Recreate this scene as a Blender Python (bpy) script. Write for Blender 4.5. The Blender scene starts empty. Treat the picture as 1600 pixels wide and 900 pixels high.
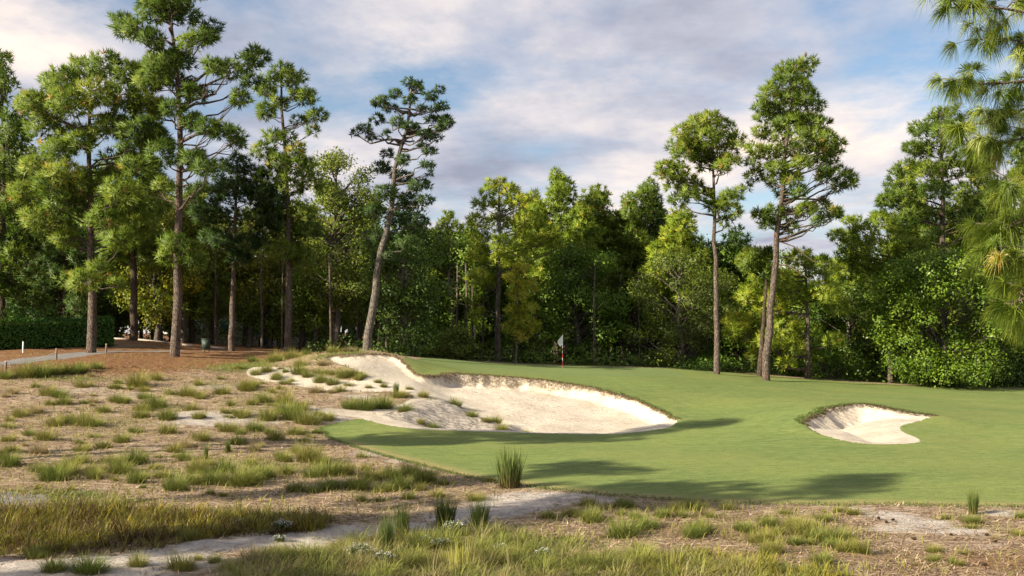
import bpy, math, random
import numpy as np
from mathutils import Vector

# ------------------------------------------------------------------ camera, sky, sun, exposure
scene = bpy.context.scene
F, CX, HY, CZ = 1716.0, 800.0, 520.0, 4.0        # focal length and horizon in photo pixels, eye height in metres
cam_d = bpy.data.cameras.new('camera'); cam = bpy.data.objects.new('camera', cam_d)
scene.collection.objects.link(cam); scene.camera = cam
cam.location = (0, 0, CZ); cam.rotation_euler = (math.radians(90), 0, 0)
cam_d.sensor_width = 36; cam_d.lens = 36 * F / 1600; cam_d.shift_y = (HY - 450) / 1600
cam_d.clip_start = 0.1; cam_d.clip_end = 2000

SUN_AZ, SUN_EL = math.radians(30), math.radians(27)   # from the left, a little behind the camera
sunv = Vector((-math.cos(SUN_AZ) * math.cos(SUN_EL), -math.sin(SUN_AZ) * math.cos(SUN_EL), math.sin(SUN_EL)))
sun_d = bpy.data.lights.new('sun', 'SUN'); sun = bpy.data.objects.new('sun', sun_d)
scene.collection.objects.link(sun)
sun_d.energy = 5.0; sun_d.angle = math.radians(0.6); sun_d.color = (1.0, 0.87, 0.66)
sun.rotation_euler = (-sunv).to_track_quat('-Z', 'Y').to_euler()
sun.location = (-60, -30, 60)

world = bpy.data.worlds.new('World'); scene.world = world; world.use_nodes = True
def build_world():
    nt = world.node_tree; N = nt.nodes; L = nt.links; N.clear()
    out = N.new('ShaderNodeOutputWorld')
    sky = N.new('ShaderNodeTexSky'); sky.sky_type = 'NISHITA'; sky.sun_disc = False
    sky.sun_elevation = SUN_EL; sky.sun_rotation = math.atan2(sunv.x, sunv.y)
    sky.air_density = 1.0; sky.dust_density = 0.6; sky.ozone_density = 2.0
    bg1 = N.new('ShaderNodeBackground'); bg1.inputs['Strength'].default_value = 0.060
    L.new(sky.outputs[0], bg1.inputs[0])
    tc = N.new('ShaderNodeTexCoord'); sep = N.new('ShaderNodeSeparateXYZ'); L.new(tc.outputs['Generated'], sep.inputs[0])
    def math_(op, a, b=None):
        m = N.new('ShaderNodeMath'); m.operation = op
        for i, v in enumerate((a, b)):
            if v is None: continue
            if isinstance(v, (int, float)): m.inputs[i].default_value = v
            else: L.new(v, m.inputs[i])
        return m.outputs[0]
    den = math_('ADD', math_('MAXIMUM', sep.outputs[2], 0.0), 0.10)
    px = math_('DIVIDE', sep.outputs[0], den); py = math_('DIVIDE', sep.outputs[1], den)
    comb = N.new('ShaderNodeCombineXYZ'); L.new(px, comb.inputs[0]); L.new(py, comb.inputs[1])
    def noise(scale, detail, rough, off, stretch=(1, 1, 1), dist=0.0, rot=0.0):
        mp = N.new('ShaderNodeMapping'); mp.inputs['Location'].default_value = off; mp.inputs['Scale'].default_value = stretch
        mp.inputs['Rotation'].default_value = (0, 0, rot)
        L.new(comb.outputs[0], mp.inputs[0])
        n = N.new('ShaderNodeTexNoise'); n.inputs['Scale'].default_value = scale; n.inputs['Detail'].default_value = detail
        n.inputs['Roughness'].default_value = rough; n.inputs['Distortion'].default_value = dist
        L.new(mp.outputs[0], n.inputs['Vector']); return n.outputs['Fac']
    def ramp(fac, stops):
        r = N.new('ShaderNodeValToRGB'); L.new(fac, r.inputs[0]); e = r.color_ramp.elements
        while len(e) < len(stops): e.new(0.5)
        for i, (p, c) in enumerate(stops):
            e[i].position = p; e[i].color = (c, c, c, 1) if isinstance(c, (int, float)) else (*c, 1)
        return r.outputs[0]
    big = noise(1.2, 12, 0.60, (6.5, 15.2, 0), (1.0, 0.72, 1), 0.12, 0.25)
    mask = ramp(big, [(0.38, 0.06), (0.48, 0.62), (0.57, 0.98)])
    shade = noise(1.15, 12, 0.58, (1.3, 14.2, 2), (1.0, 0.75, 1), 0.15, 0.2)
    ccol = ramp(shade, [(0.34, (0.25, 0.26, 0.33)), (0.45, (0.39, 0.395, 0.455)), (0.55, (0.58, 0.535, 0.535)), (0.68, (0.88, 0.72, 0.60))])
    bg2 = N.new('ShaderNodeBackground'); L.new(ccol, bg2.inputs[0]); bg2.inputs['Strength'].default_value = 0.65
    mix = N.new('ShaderNodeMixShader'); L.new(mask, mix.inputs[0]); L.new(bg1.outputs[0], mix.inputs[1]); L.new(bg2.outputs[0], mix.inputs[2])
    L.new(mix.outputs[0], out.inputs[0])
build_world()

vs = scene.view_settings
vs.view_transform = 'Standard'; vs.look = 'None'; vs.gamma = 1.0; vs.exposure = 1.25; vs.use_curve_mapping = False
scene.cycles.use_denoising = True
scene.cycles.max_bounces = 6; scene.cycles.diffuse_bounces = 3; scene.cycles.transmission_bounces = 3; scene.cycles.glossy_bounces = 2

R = np.random.default_rng(7)
random.seed(7)
COL = scene.collection

# ------------------------------------------------------------------ object helpers
def tag(o, label=None, cat=None, group=None, kind=None):
    for k, v in (('label', label), ('category', cat), ('group', group), ('kind', kind)):
        if v: o[k] = v
    return o

def empty(name, loc, label=None, cat=None, group=None):
    o = bpy.data.objects.new(name, None); COL.objects.link(o); o.location = loc
    o.empty_display_size = 0.3
    return tag(o, label, cat, group)

class MB:
    """collects triangles with a per-vertex tint; build() links ONE mesh object"""
    def __init__(s): s.v = []; s.t = []; s.c = []; s.n = 0; s.nv = []
    def add(s, v, t, c=0.5, nv=None):
        if nv is not None: s.nv.append(np.asarray(nv, np.float32))
        v = np.asarray(v, np.float32); t = np.asarray(t, np.int32)
        s.v.append(v); s.t.append(t + s.n); s.n += len(v)
        s.c.append(np.full(len(v), c, np.float32) if np.isscalar(c) else np.asarray(c, np.float32))
    def box(s, lo, hi, c=0.5):
        x0, y0, z0 = lo; x1, y1, z1 = hi
        v = [(x0,y0,z0),(x1,y0,z0),(x1,y1,z0),(x0,y1,z0),(x0,y0,z1),(x1,y0,z1),(x1,y1,z1),(x0,y1,z1)]
        t = [(0,2,1),(0,3,2),(4,5,6),(4,6,7),(0,1,5),(0,5,4),(1,2,6),(1,6,5),(2,3,7),(2,7,6),(3,0,4),(3,4,7)]
        s.add(v, t, c)
    def mesh(s, name, mat, smooth=False):
        me = bpy.data.meshes.new(name)
        v = np.concatenate(s.v); t = np.concatenate(s.t); c = np.concatenate(s.c)
        me.vertices.add(len(v)); me.vertices.foreach_set('co', v.ravel())
        me.loops.add(len(t) * 3); me.loops.foreach_set('vertex_index', t.ravel())
        me.polygons.add(len(t)); me.polygons.foreach_set('loop_start', np.arange(0, len(t) * 3, 3, dtype=np.int32))
        if smooth: me.polygons.foreach_set('use_smooth', np.ones(len(t), bool))
        a = me.attributes.new('tint', 'FLOAT', 'POINT'); a.data.foreach_set('value', c)
        me.update(); me.materials.append(mat)
        if s.nv and sum(map(len, s.nv)) == len(v):
            me.polygons.foreach_set('use_smooth', np.ones(len(t), bool)); me.normals_split_custom_set_from_vertices(np.concatenate(s.nv))
        return me
    def build(s, name, mat, parent=None, smooth=False, loc=None):
        o = bpy.data.objects.new(name, s.mesh(name, mat, smooth)); COL.objects.link(o)
        if parent: o.parent = parent
        if loc is not None: o.location = loc
        return o

def norm(a): return a / np.maximum(np.linalg.norm(a, axis=-1, keepdims=True), 1e-9)

def tube(mb, pts, rad, k=6, c=0.5, cap=False, wob=0.0):
    pts = np.asarray(pts, float); n = len(pts); rad = np.broadcast_to(np.asarray(rad, float), (n,))
    tan = norm(np.gradient(pts, axis=0))
    ref = np.array([1.0, 0.13, 0.07]) if abs(tan[:, 2]).mean() > 0.6 else np.array([0.05, 0.1, 1.0])
    a = norm(np.cross(tan, ref)); b = np.cross(tan, a)
    th = np.linspace(0, 2 * math.pi, k, endpoint=False)
    rr = rad[:, None] * (1 + wob * R.uniform(-1, 1, (n, k)))
    v = pts[:, None, :] + rr[..., None] * (np.cos(th)[None, :, None] * a[:, None, :] + np.sin(th)[None, :, None] * b[:, None, :])
    i = np.arange(n - 1)[:, None] * k; j = np.arange(k)[None, :]; j2 = (j + 1) % k
    q = np.stack([i + j, i + j2, i + k + j2, i + k + j], -1).reshape(-1, 4)
    t = np.concatenate([q[:, [0, 1, 2]], q[:, [0, 2, 3]]])
    v = v.reshape(-1, 3)
    if cap:
        v = np.concatenate([v, pts[-1:]]); e = len(v) - 1; o = (n - 1) * k
        t = np.concatenate([t, [(o + m, o + (m + 1) % k, e) for m in range(k)]])
    mb.add(v, t, c)

# ------------------------------------------------------------------ procedural materials
def mat(name, build):
    m = bpy.data.materials.new(name); m.use_nodes = True
    nt = m.node_tree; nt.nodes.clear(); build(nt); return m

class NB:
    def __init__(s, nt): s.nt = nt; s.N = nt.nodes; s.L = nt.links
    def new(s, t, **kw):
        n = s.N.new(t)
        for k, v in kw.items(): setattr(n, k, v)
        return n
    def put(s, sock, v):
        if isinstance(v, (int, float, tuple)): sock.default_value = v if not isinstance(v, tuple) or len(v) != 3 or sock.type != 'RGBA' else (*v, 1)
        else: s.L.new(v, sock)
    def math(s, op, a, b=0.0, clamp=False):
        m = s.new('ShaderNodeMath', operation=op, use_clamp=clamp); s.put(m.inputs[0], a); s.put(m.inputs[1], b); return m.outputs[0]
    def mix(s, f, a, b, mode='MIX'):
        m = s.new('ShaderNodeMix', data_type='RGBA', blend_type=mode); s.put(m.inputs[0], f); s.put(m.inputs[6], a); s.put(m.inputs[7], b); return m.outputs[2]
    def attr(s, name): return s.new('ShaderNodeAttribute', attribute_name=name).outputs['Fac']
    def coord(s, scale=(1, 1, 1), kind='Object'):
        tc = s.new('ShaderNodeTexCoord'); mp = s.new('ShaderNodeMapping'); mp.inputs['Scale'].default_value = scale
        s.L.new(tc.outputs[kind], mp.inputs[0]); return mp.outputs[0]
    def noise(s, vec, scale, detail=4, rough=0.55, dist=0.0):
        n = s.new('ShaderNodeTexNoise'); n.inputs['Scale'].default_value = scale; n.inputs['Detail'].default_value = detail
        n.inputs['Roughness'].default_value = rough; n.inputs['Distortion'].default_value = dist; s.L.new(vec, n.inputs['Vector']); return n.outputs['Fac']
    def ramp(s, f, stops, interp='LINEAR'):
        r = s.new('ShaderNodeValToRGB'); s.L.new(f, r.inputs[0]); e = r.color_ramp.elements; r.color_ramp.interpolation = interp
        while len(e) < len(stops): e.new(0.5)
        for i, (p, c) in enumerate(stops): e[i].position = p; e[i].color = (c, c, c, 1) if isinstance(c, (int, float)) else (*c, 1)
        return r.outputs[0]
    def bump(s, h, strength, dist):
        b = s.new('ShaderNodeBump'); b.inputs['Strength'].default_value = strength; b.inputs['Distance'].default_value = dist; s.L.new(h, b.inputs['Height']); return b.outputs[0]
    def out(s, col, rough=0.8, normal=None, spec=0.3, trans=0.0, tcol=None):
        p = s.new('ShaderNodeBsdfPrincipled'); s.put(p.inputs['Base Color'], col); s.put(p.inputs['Roughness'], rough)
        p.inputs['Specular IOR Level'].default_value = spec
        if normal is not None: s.L.new(normal, p.inputs['Normal'])
        o = s.new('ShaderNodeOutputMaterial'); sh = p.outputs[0]
        if trans > 0:
            t = s.new('ShaderNodeBsdfTranslucent'); s.put(t.inputs[0], tcol if tcol is not None else col)
            m = s.new('ShaderNodeMixShader'); m.inputs[0].default_value = trans
            s.L.new(sh, m.inputs[1]); s.L.new(t.outputs[0], m.inputs[2]); sh = m.outputs[0]
        s.L.new(sh, o.inputs['Surface'])

def foliage(name, stops, rough=0.5, spec=0.35, trans=0.42, vary=0.3):
    """leaf colour runs along stops with the tint attribute, each tree a little different"""
    def b(nt):
        n = NB(nt); info = n.new('ShaderNodeObjectInfo')
        f = n.math('ADD', n.attr('tint'), n.math('MULTIPLY', n.math('SUBTRACT', info.outputs['Random'], 0.5), vary), True)
        c = n.ramp(f, stops); n.out(c, rough, spec=spec, trans=trans)
    return mat(name, b)

M = {}
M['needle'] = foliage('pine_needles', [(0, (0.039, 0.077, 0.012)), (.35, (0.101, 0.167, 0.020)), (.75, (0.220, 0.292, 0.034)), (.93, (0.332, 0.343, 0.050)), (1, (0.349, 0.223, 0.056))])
M['needle_yellow'] = foliage('young_pine_needles', [(0, (0.074, 0.136, 0.015)), (.4, (0.205, 0.290, 0.027)), (.8, (0.353, 0.410, 0.037)), (1, (0.492, 0.435, 0.053))])
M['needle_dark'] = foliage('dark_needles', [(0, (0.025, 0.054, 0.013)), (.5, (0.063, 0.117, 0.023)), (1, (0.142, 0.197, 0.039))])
M['needle_long'] = foliage('long_needles', [(0, (0.062, 0.119, 0.011)), (.5, (0.167, 0.247, 0.026)), (.85, (0.335, 0.384, 0.056)), (.96, (0.420, 0.313, 0.046)), (1, (0.504, 0.219, 0.028))], rough=.4, spec=.5)
M['leaf_olive'] = foliage('olive_leaves', [(0, (0.053, 0.089, 0.012)), (.5, (0.148, 0.196, 0.024)), (1, (0.297, 0.316, 0.048))], trans=.4)
M['leaf_green'] = foliage('green_leaves', [(0, (0.041, 0.093, 0.012)), (.5, (0.115, 0.205, 0.021)), (1, (0.250, 0.339, 0.033))], trans=.4)
M['leaf_yellow'] = foliage('yellowing_leaves', [(0, (0.076, 0.143, 0.014)), (.5, (0.247, 0.286, 0.023)), (1, (0.493, 0.398, 0.029))], trans=.45)
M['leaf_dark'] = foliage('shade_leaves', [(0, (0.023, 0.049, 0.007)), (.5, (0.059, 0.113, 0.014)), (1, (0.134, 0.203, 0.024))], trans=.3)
M['leaf_glossy'] = foliage('magnolia_leaves', [(0, (0.025, 0.060, 0.005)), (.5, (0.083, 0.156, 0.012)), (1, (0.188, 0.260, 0.023))], rough=.45, spec=.35, trans=.25)
M['hedge_leaf'] = foliage('hedge_leaves', [(0, (0.023, 0.065, 0.010)), (.5, (0.049, 0.138, 0.017)), (1, (0.105, 0.243, 0.026))], trans=.35)

def bark_mat(name, c0, c1, c2):
    def b(nt):
        n = NB(nt); v = n.coord((1, 1, .35)); vo = n.new('ShaderNodeTexVoronoi'); vo.feature = 'DISTANCE_TO_EDGE'
        vo.inputs['Scale'].default_value = 9.0; n.L.new(v, vo.inputs['Vector'])
        cr = n.ramp(vo.outputs['Distance'], [(0, 0.0), (.10, 1.0)])
        ns = n.noise(v, 5.0, 6, .65); big = n.noise(v, .7, 3)
        c = n.mix(n.ramp(ns, [(.35, 0.0), (.65, 1.0)]), c0, c1)
        c = n.mix(n.ramp(big, [(.45, 0.0), (.62, .7)]), c, c2)
        c = n.mix(n.math('SUBTRACT', .75, n.math('MULTIPLY', cr, .75)), c, (.035, .026, .020))
        n.out(c, .92, n.bump(n.math('ADD', n.math('MULTIPLY', cr, .8), n.math('MULTIPLY', ns, .5)), 1.0, .05), spec=.15)
    return mat(name, b)
M['bark'] = bark_mat('pine_bark', (.085, .066, .054), (.175, .143, .122), (.118, .080, .060))
M['bark_grey'] = bark_mat('grey_bark', (.10, .088, .076), (.20, .18, .158), (.13, .108, .09))
M['bark_dark'] = bark_mat('dark_bark', (.055, .040, .030), (.115, .088, .068), (.08, .058, .042))
M['dead_wood'] = mat('bleached_wood', lambda nt: (lambda n: n.out(n.mix(n.noise(n.coord((1,1,1)), 6, 5), (.26, .22, .18), (.52, .48, .42)), .9, spec=.1))(NB(nt)))

def blade_mat(name, base, mid, tip, trans=.3, vary=.5, alt=None):
    """grass: base, middle and tip colour by tint, hue shifted a little per tuft"""
    def b(nt):
        n = NB(nt); info = n.new('ShaderNodeObjectInfo')
        c = n.ramp(n.attr('tint'), [(0, base), (.5, mid), (1, tip)])
        if alt: c = n.mix(n.math('MULTIPLY', info.outputs['Random'], vary), c, alt)
        nz = n.noise(n.coord((1, 1, 1)), 22, 3)
        c = n.mix(n.math('MULTIPLY', nz, .35), c, n.mix(.5, c, (.30, .24, .11)))
        n.out(c, .75, spec=.2, trans=trans)
    return mat(name, b)
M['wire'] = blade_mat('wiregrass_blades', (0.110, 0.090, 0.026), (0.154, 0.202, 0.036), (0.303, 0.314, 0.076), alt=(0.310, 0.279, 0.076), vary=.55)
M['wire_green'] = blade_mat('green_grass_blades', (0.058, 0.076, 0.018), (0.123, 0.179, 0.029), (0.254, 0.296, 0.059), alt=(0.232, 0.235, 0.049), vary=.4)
M['straw_blade'] = blade_mat('dry_grass_blades', (0.150, 0.105, 0.055), (0.300, 0.240, 0.120), (0.460, 0.380, 0.210), alt=(0.200, 0.190, 0.080), vary=.4)
M['yellow_blade'] = blade_mat('yellow_grass_blades', (0.095, 0.084, 0.021), (0.231, 0.231, 0.042), (0.399, 0.367, 0.079), alt=(0.179, 0.210, 0.042), vary=.5)
M['reed'] = blade_mat('reed_blades', (0.142, 0.078, 0.032), (0.054, 0.102, 0.018), (0.149, 0.204, 0.040), vary=.2, alt=(0.068, 0.108, 0.024))
M['fringe'] = blade_mat('bunker_fringe_blades', (.10, .075, .045), (.36, .27, .17), (.60, .48, .32), trans=.2)
M['turf_edge'] = blade_mat('turf_edge_blades', (.045, .085, .018), (.075, .140, .028), (.150, .215, .055), trans=.3)
M['heath'] = foliage('heath_shrub', [(0, (0.072, 0.031, 0.014)), (.25, (0.108, 0.066, 0.018)), (.55, (0.138, 0.138, 0.022)), (.85, (0.228, 0.222, 0.028)), (1, (0.360, 0.282, 0.025))], vary=0)
M['lime_shrub'] = foliage('lime_shrub', [(0, (.07, .065, .014)), (.5, (.17, .19, .024)), (1, (.34, .30, .04))], vary=.2)
M['petal'] = mat('white_petals', lambda nt: NB(nt).out((.62, .62, .58), .7, spec=.1, trans=.3))
M['herb'] = foliage('herb_leaves', [(0, (.035, .065, .02)), (.5, (.075, .125, .04)), (1, (.15, .20, .07))])
M['litter'] = foliage('fallen_needles', [(0, (.085, .055, .034)), (.4, (.215, .140, .085)), (.8, (.38, .275, .18)), (1, (.50, .40, .28))], trans=0, vary=0, rough=.9, spec=.1)

def ground_material():
    def b(nt):
        n = NB(nt); v = n.coord((1, 1, 1))
        sandm = n.attr('sandm'); straw = n.attr('straw'); turf = n.attr('turf')
        n1 = n.noise(v, .55, 6, .62, .4); n2 = n.noise(v, 3.2, 6, .65, .3); n3 = n.noise(v, 17, 5, .7)
        st = n.noise(n.coord((.8, 3.0, 1)), 2.2, 6, .7, .6)
        c = n.mix(n.ramp(n2, [(.36, 0.0), (.62, 1.0)]), (.245, .172, .116), (.48, .37, .27))
        c = n.mix(n.ramp(n3, [(.42, .9), (.58, 0.0)]), c, (.105, .072, .044))
        c = n.mix(n.ramp(n1, [(.38, .5), (.48, 0.0)]), c, n.mix(n3, (.10, .07, .045), (.25, .185, .125)))
        c = n.mix(n.ramp(st, [(.48, 0.0), (.62, .8)]), c, (.56, .445, .335))
        c = n.mix(n.ramp(n1, [(.48, 0.0), (.62, .4)]), c, (.25, .22, .10))
        # orange pine straw
        sc = n.mix(n.ramp(n2, [(.35, 0.0), (.65, 1.0)]), (.150, .073, .034), (.31, .180, .095))
        sc = n.mix(n.ramp(n3, [(.42, .6), (.55, 0.0)]), sc, (.085, .042, .022))
        c = n.mix(n.math('MULTIPLY', n.math('ADD', straw, n.math('MULTIPLY', n.math('SUBTRACT', n2, .5), .7)), 1.5, True), c, sc)
        # low green
        gc = n.mix(n.ramp(n3, [(.40, 0.0), (.6, 1.0)]), (.055, .080, .020), (.16, .185, .055))
        gf = n.math('MULTIPLY', n.math('SUBTRACT', n.math('ADD', turf, n.math('MULTIPLY', n.math('SUBTRACT', n2, .5), .8)), .35), 3.0, True)
        c = n.mix(gf, c, gc)
        # bare pale sand
        wc = n.mix(n.ramp(n2, [(.36, 0.0), (.6, 1.0)]), (.33, .30, .275), (.52, .475, .425))
        wc = n.mix(n.ramp(n3, [(.38, .55), (.50, 0.0)]), wc, (.24, .195, .16))
        sf = n.math('MULTIPLY', n.math('SUBTRACT', n.math('ADD', sandm, n.math('MULTIPLY', n.math('SUBTRACT', st, .5), .9)), .40), 2.6, True)
        c = n.mix(sf, c, wc)
        h = n.math('ADD', n.math('MULTIPLY', n2, .6), n.math('MULTIPLY', n3, .5))
        n.out(c, .95, n.bump(h, 1.0, .12), spec=.08)
    return mat('waste_ground', b)
M['ground'] = ground_material()

def turf_material(name, c0, c1, c2, bump=.35):
    def b(nt):
        n = NB(nt); v = n.coord((1, 1, 1))
        a = n.noise(n.coord((.35, 1.0, 1)), .35, 5, .6, .5); d = n.noise(n.coord((.6, 1.6, 1)), 2.6, 6, .7); e = n.noise(v, 24, 4, .75)
        sp = n.noise(v, 9, 5, .75)
        a2 = n.noise(n.coord((.10, 1.3, 1)), .9, 4, .6)
        c = n.mix(n.ramp(a, [(.40, 0.0), (.58, 1.0)]), c0, c1)
        c = n.mix(n.ramp(a2, [(.45, 0.0), (.60, .55)]), c, c0)
        c = n.mix(n.ramp(n.noise(v, .16, 3, .5), [(.45, 0.0), (.62, .55)]), c, n.mix(.5, c2, (.215, .215, .062)))
        c = n.mix(n.ramp(d, [(.44, 0.0), (.62, .9)]), c, c2)
        c = n.mix(n.ramp(e, [(.38, .8), (.56, 0.0)]), c, n.mix(.55, c, (.02, .035, .008)))
        c = n.mix(n.ramp(sp, [(.57, 0.0), (.70, .50)]), c, (.26, .235, .075))
        s2 = n.noise(n.coord((.55, 1.0, 1)), 5.0, 5, .75)
        c = n.mix(n.ramp(s2, [(.36, .60), (.50, 0.0)]), c, n.mix(.5, c, (.03, .06, .012)))
        # drier turf where it thins out at the edge
        c = n.mix(n.math('MULTIPLY', n.math('ADD', n.attr('dry'), n.math('MULTIPLY', n.math('SUBTRACT', d, .55), 1.2)), n.attr('dry'), True), c, (.30, .235, .115))
        n.out(c, .85, n.bump(n.math('ADD', n.math('MULTIPLY', s2, 1.2), n.math('MULTIPLY', d, .8)), bump, .05), spec=.12)
    return mat(name, b)
M['fairway'] = turf_material('fairway_turf', (.122, .178, .054), (.162, .220, .062), (.212, .252, .078))
M['green'] = turf_material('green_turf', (.130, .195, .068), (.155, .215, .076), (.178, .226, .084), bump=.15)

def sand_material():
    def b(nt):
        n = NB(nt); v = n.coord((1, 1, 1))
        a = n.noise(v, .5, 5, .6); d = n.noise(n.coord((1, 2.2, 1)), 2.2, 6, .65, .4); e = n.noise(v, 30, 4, .7); s = n.noise(v, 6, 5, .7)
        g = n.attr('grey')  # the isle's own grey sand, plus shade painted on the upper sand
        c = n.mix(n.ramp(a, [(.4, 0.0), (.62, 1.0)]), (.48, .425, .345), (.59, .535, .45))
        c = n.mix(n.ramp(d, [(.54, 0.0), (.70, .45)]), c, (.38, .31, .24))
        c = n.mix(n.ramp(s, [(.63, 0.0), (.72, .6)]), c, (.30, .235, .17))
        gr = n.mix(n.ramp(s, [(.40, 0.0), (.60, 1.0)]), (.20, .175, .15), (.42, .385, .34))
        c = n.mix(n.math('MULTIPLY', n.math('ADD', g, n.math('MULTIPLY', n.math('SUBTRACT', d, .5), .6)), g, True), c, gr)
        wv = n.new('ShaderNodeTexWave', wave_type='BANDS', bands_direction='Y'); wv.inputs['Scale'].default_value = 1.6; wv.inputs['Distortion'].default_value = 7.0; wv.inputs['Detail'].default_value = 3.0; wv.inputs['Detail Scale'].default_value = .5; n.L.new(v, wv.inputs['Vector'])
        fp = n.new('ShaderNodeTexVoronoi'); fp.inputs['Scale'].default_value = 1.6; n.L.new(v, fp.inputs['Vector']); pit = n.ramp(fp.outputs['Distance'], [(.05, 0.0), (.22, 1.0)])
        n.out(c, .95, n.bump(n.math('ADD', n.math('ADD', n.math('MULTIPLY', d, 1.3), n.math('MULTIPLY', pit, .35)), n.math('ADD', n.math('MULTIPLY', e, .35), n.math('MULTIPLY', wv.outputs['Fac'], .30))), .85, .12), spec=.08)
    return mat('bunker_sand', b)
M['sand'] = sand_material()
M['asphalt'] = mat('cart_path', lambda nt: (lambda n: n.out(n.mix(n.noise(n.coord(), 3, 6, .7), (.135, .130, .128), (.215, .205, .20)), .9, n.bump(n.noise(n.coord(), 60, 3), .3, .01), spec=.2))(NB(nt)))
def flat(name, c, rough=.6, var=.15, spec=.3, metal=0.0):
    def b(nt):
        n = NB(nt); nz = n.noise(n.coord(), 7, 5, .65)
        n.out(n.mix(nz, tuple(x * (1 - var) for x in c), tuple(min(1, x * (1 + var)) for x in c)), rough, n.bump(n.noise(n.coord(), 35, 4), .25, .01), spec=spec)
    return mat(name, b)
M['white'] = flat('white_paint', (.76, .76, .74), .5, .05); M['red'] = flat('red_paint', (.42, .035, .03), .5, .05)
M['cloth'] = mat('flag_cloth', lambda nt: NB(nt).out((.80, .80, .78), .8, spec=.1, trans=.3))
M['post'] = flat('weathered_post', (.17, .125, .095), .9, .3); M['rope'] = flat('pale_rope', (.42, .36, .28), .9, .2)
M['concrete'] = flat('kerb_concrete', (.34, .31, .28), .9, .2, .15); M['box_green'] = flat('green_cabinet', (.035, .055, .045), .55, .15)
M['siding'] = flat('pale_siding', (.52, .52, .53), .7, .08); M['roof'] = flat('grey_shingles', (.30, .27, .25), .9, .3, .1)
M['pane'] = mat('window_pane', lambda nt: NB(nt).out((.03, .10, .13), .12, spec=.7)); M['blue'] = flat('blue_panel', (.035, .12, .33), .5, .1)
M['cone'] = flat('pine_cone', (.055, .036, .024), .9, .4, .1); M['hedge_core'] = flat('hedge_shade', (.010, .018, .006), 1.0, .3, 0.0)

# ------------------------------------------------------------------ terrain: spline through surveyed spots
CTRL = [(px, 8, 0) for px in (-2500, -700, 800, 2300, 4100)]
CTRL += [(px, -25, .2) for px in (-1500, 800, 3100)]     # behind the viewpoint (px at y=25)
CTRL += [(px, 18, 0) for px in (-700, -200, 300, 800, 1300, 1900, 2600)] + [(px, 24, 0) for px in (-300, 200, 800, 1400, 1900)]
CTRL += [(-900, 30, .2), (-300, 30, .15), (0, 30, .1), (300, 30, .05), (600, 30, 0), (800, 30, 0), (1100, 30, 0), (1400, 30, 0), (1900, 30, .1), (2600, 30, .1)]
CTRL += [(-300, 38, .5), (0, 38, .4), (300, 38, .3), (500, 38, .12), (700, 38, 0), (1000, 38, 0), (1200, 38, .1), (1350, 38.5, .1), (1600, 38, .1), (2000, 38, .2)]
CTRL += [(-900, 45, .9), (-300, 45, .95), (800, 44.3, 0), (1060, 48.3, 0), (1345, 47, .8), (1257, 44, .36), (1462, 45, .43), (1640, 46, .25), (2000, 46, .2), (900, 44, -.04)]
CTRL += [(690, 58, 1.70), (740, 58, 1.60), (800, 58, 1.465), (900, 57, 1.14), (985, 54, .70), (1045, 50.5, .10)]
CTRL += [(700, 64, 1.95), (800, 66, 1.69), (900, 66, 1.5), (1000, 65, 1.35), (1100, 64, 1.0), (1200, 62, .75), (1300, 60, .5), (1500, 62, .2), (1600, 57, .05), (2000, 58, -.1)]
CTRL += [(650, 68, 2.34), (700, 74, 2.19), (800, 77, 1.76), (880, 76, 1.63), (1000, 77, 1.49), (1060, 78, 1.41), (1120, 74, 1.24), (1200, 73, .85), (1300, 74, .55), (1400, 76, .23), (1600, 76, -.12), (2000, 76, -.4), (2800, 76, -.4)]
CTRL += [(0, 57, 2.07), (130, 68, 2.77), (0, 68, 2.61), (175, 76, 2.89), (272, 66, 2.58), (208, 80, 3.4), (362, 74, 2.71), (450, 74, 2.71), (290, 80, 2.83), (400, 66, 2.27)]
CTRL += [(500, 64, 2.75), (580, 62, 2.99), (630, 62, 2.63), (560, 71, 2.6), (560, 56, 1.88), (650, 55, 1.44), (600, 53, 1.22), (500, 55, 1.44), (400, 58, 1.8), (300, 54, 1.48), (300, 46, .78), (100, 53, 1.53), (100, 44, .67), (450, 46, .78), (590, 44, .33), (520, 42, .1)]
CTRL += [(-300, 60, 2.0), (-300, 76, 3.0), (-1200, 70, 2.2), (-1000, 100, 3.2)]
CTRL += [(px, 95, z) for px, z in ((-300, 3.5), (100, 3.3), (400, 2.8), (600, 2.3), (800, 1.6), (1000, 1.3), (1200, .8), (1400, .2), (1600, -.1), (2000, -.4), (2900, -.4))]
CTRL += [(px, 135, z) for px, z in ((-1000, 3.2), (-200, 3.4), (400, 2.8), (800, 1.8), (1200, 1.0), (1600, .2), (2400, -.2))]
CP = np.array([((px - CX) / F * abs(y), y, z) for px, y, z in CTRL])
def tps_kernel(d2): return 0.5 * d2 * np.log(np.maximum(d2, 1e-9))
def tps_fit(P, lam=2.0):
    n = len(P); d2 = ((P[:, None, :2] - P[None, :, :2]) ** 2).sum(-1)
    A = np.zeros((n + 3, n + 3)); A[:n, :n] = tps_kernel(d2) + lam * np.eye(n)
    A[:n, n] = 1; A[:n, n + 1:] = P[:, :2]; A[n, :n] = 1; A[n + 1:, :n] = P[:, :2].T
    return np.linalg.solve(A, np.concatenate([P[:, 2], np.zeros(3)]))
TW = tps_fit(CP)
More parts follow.
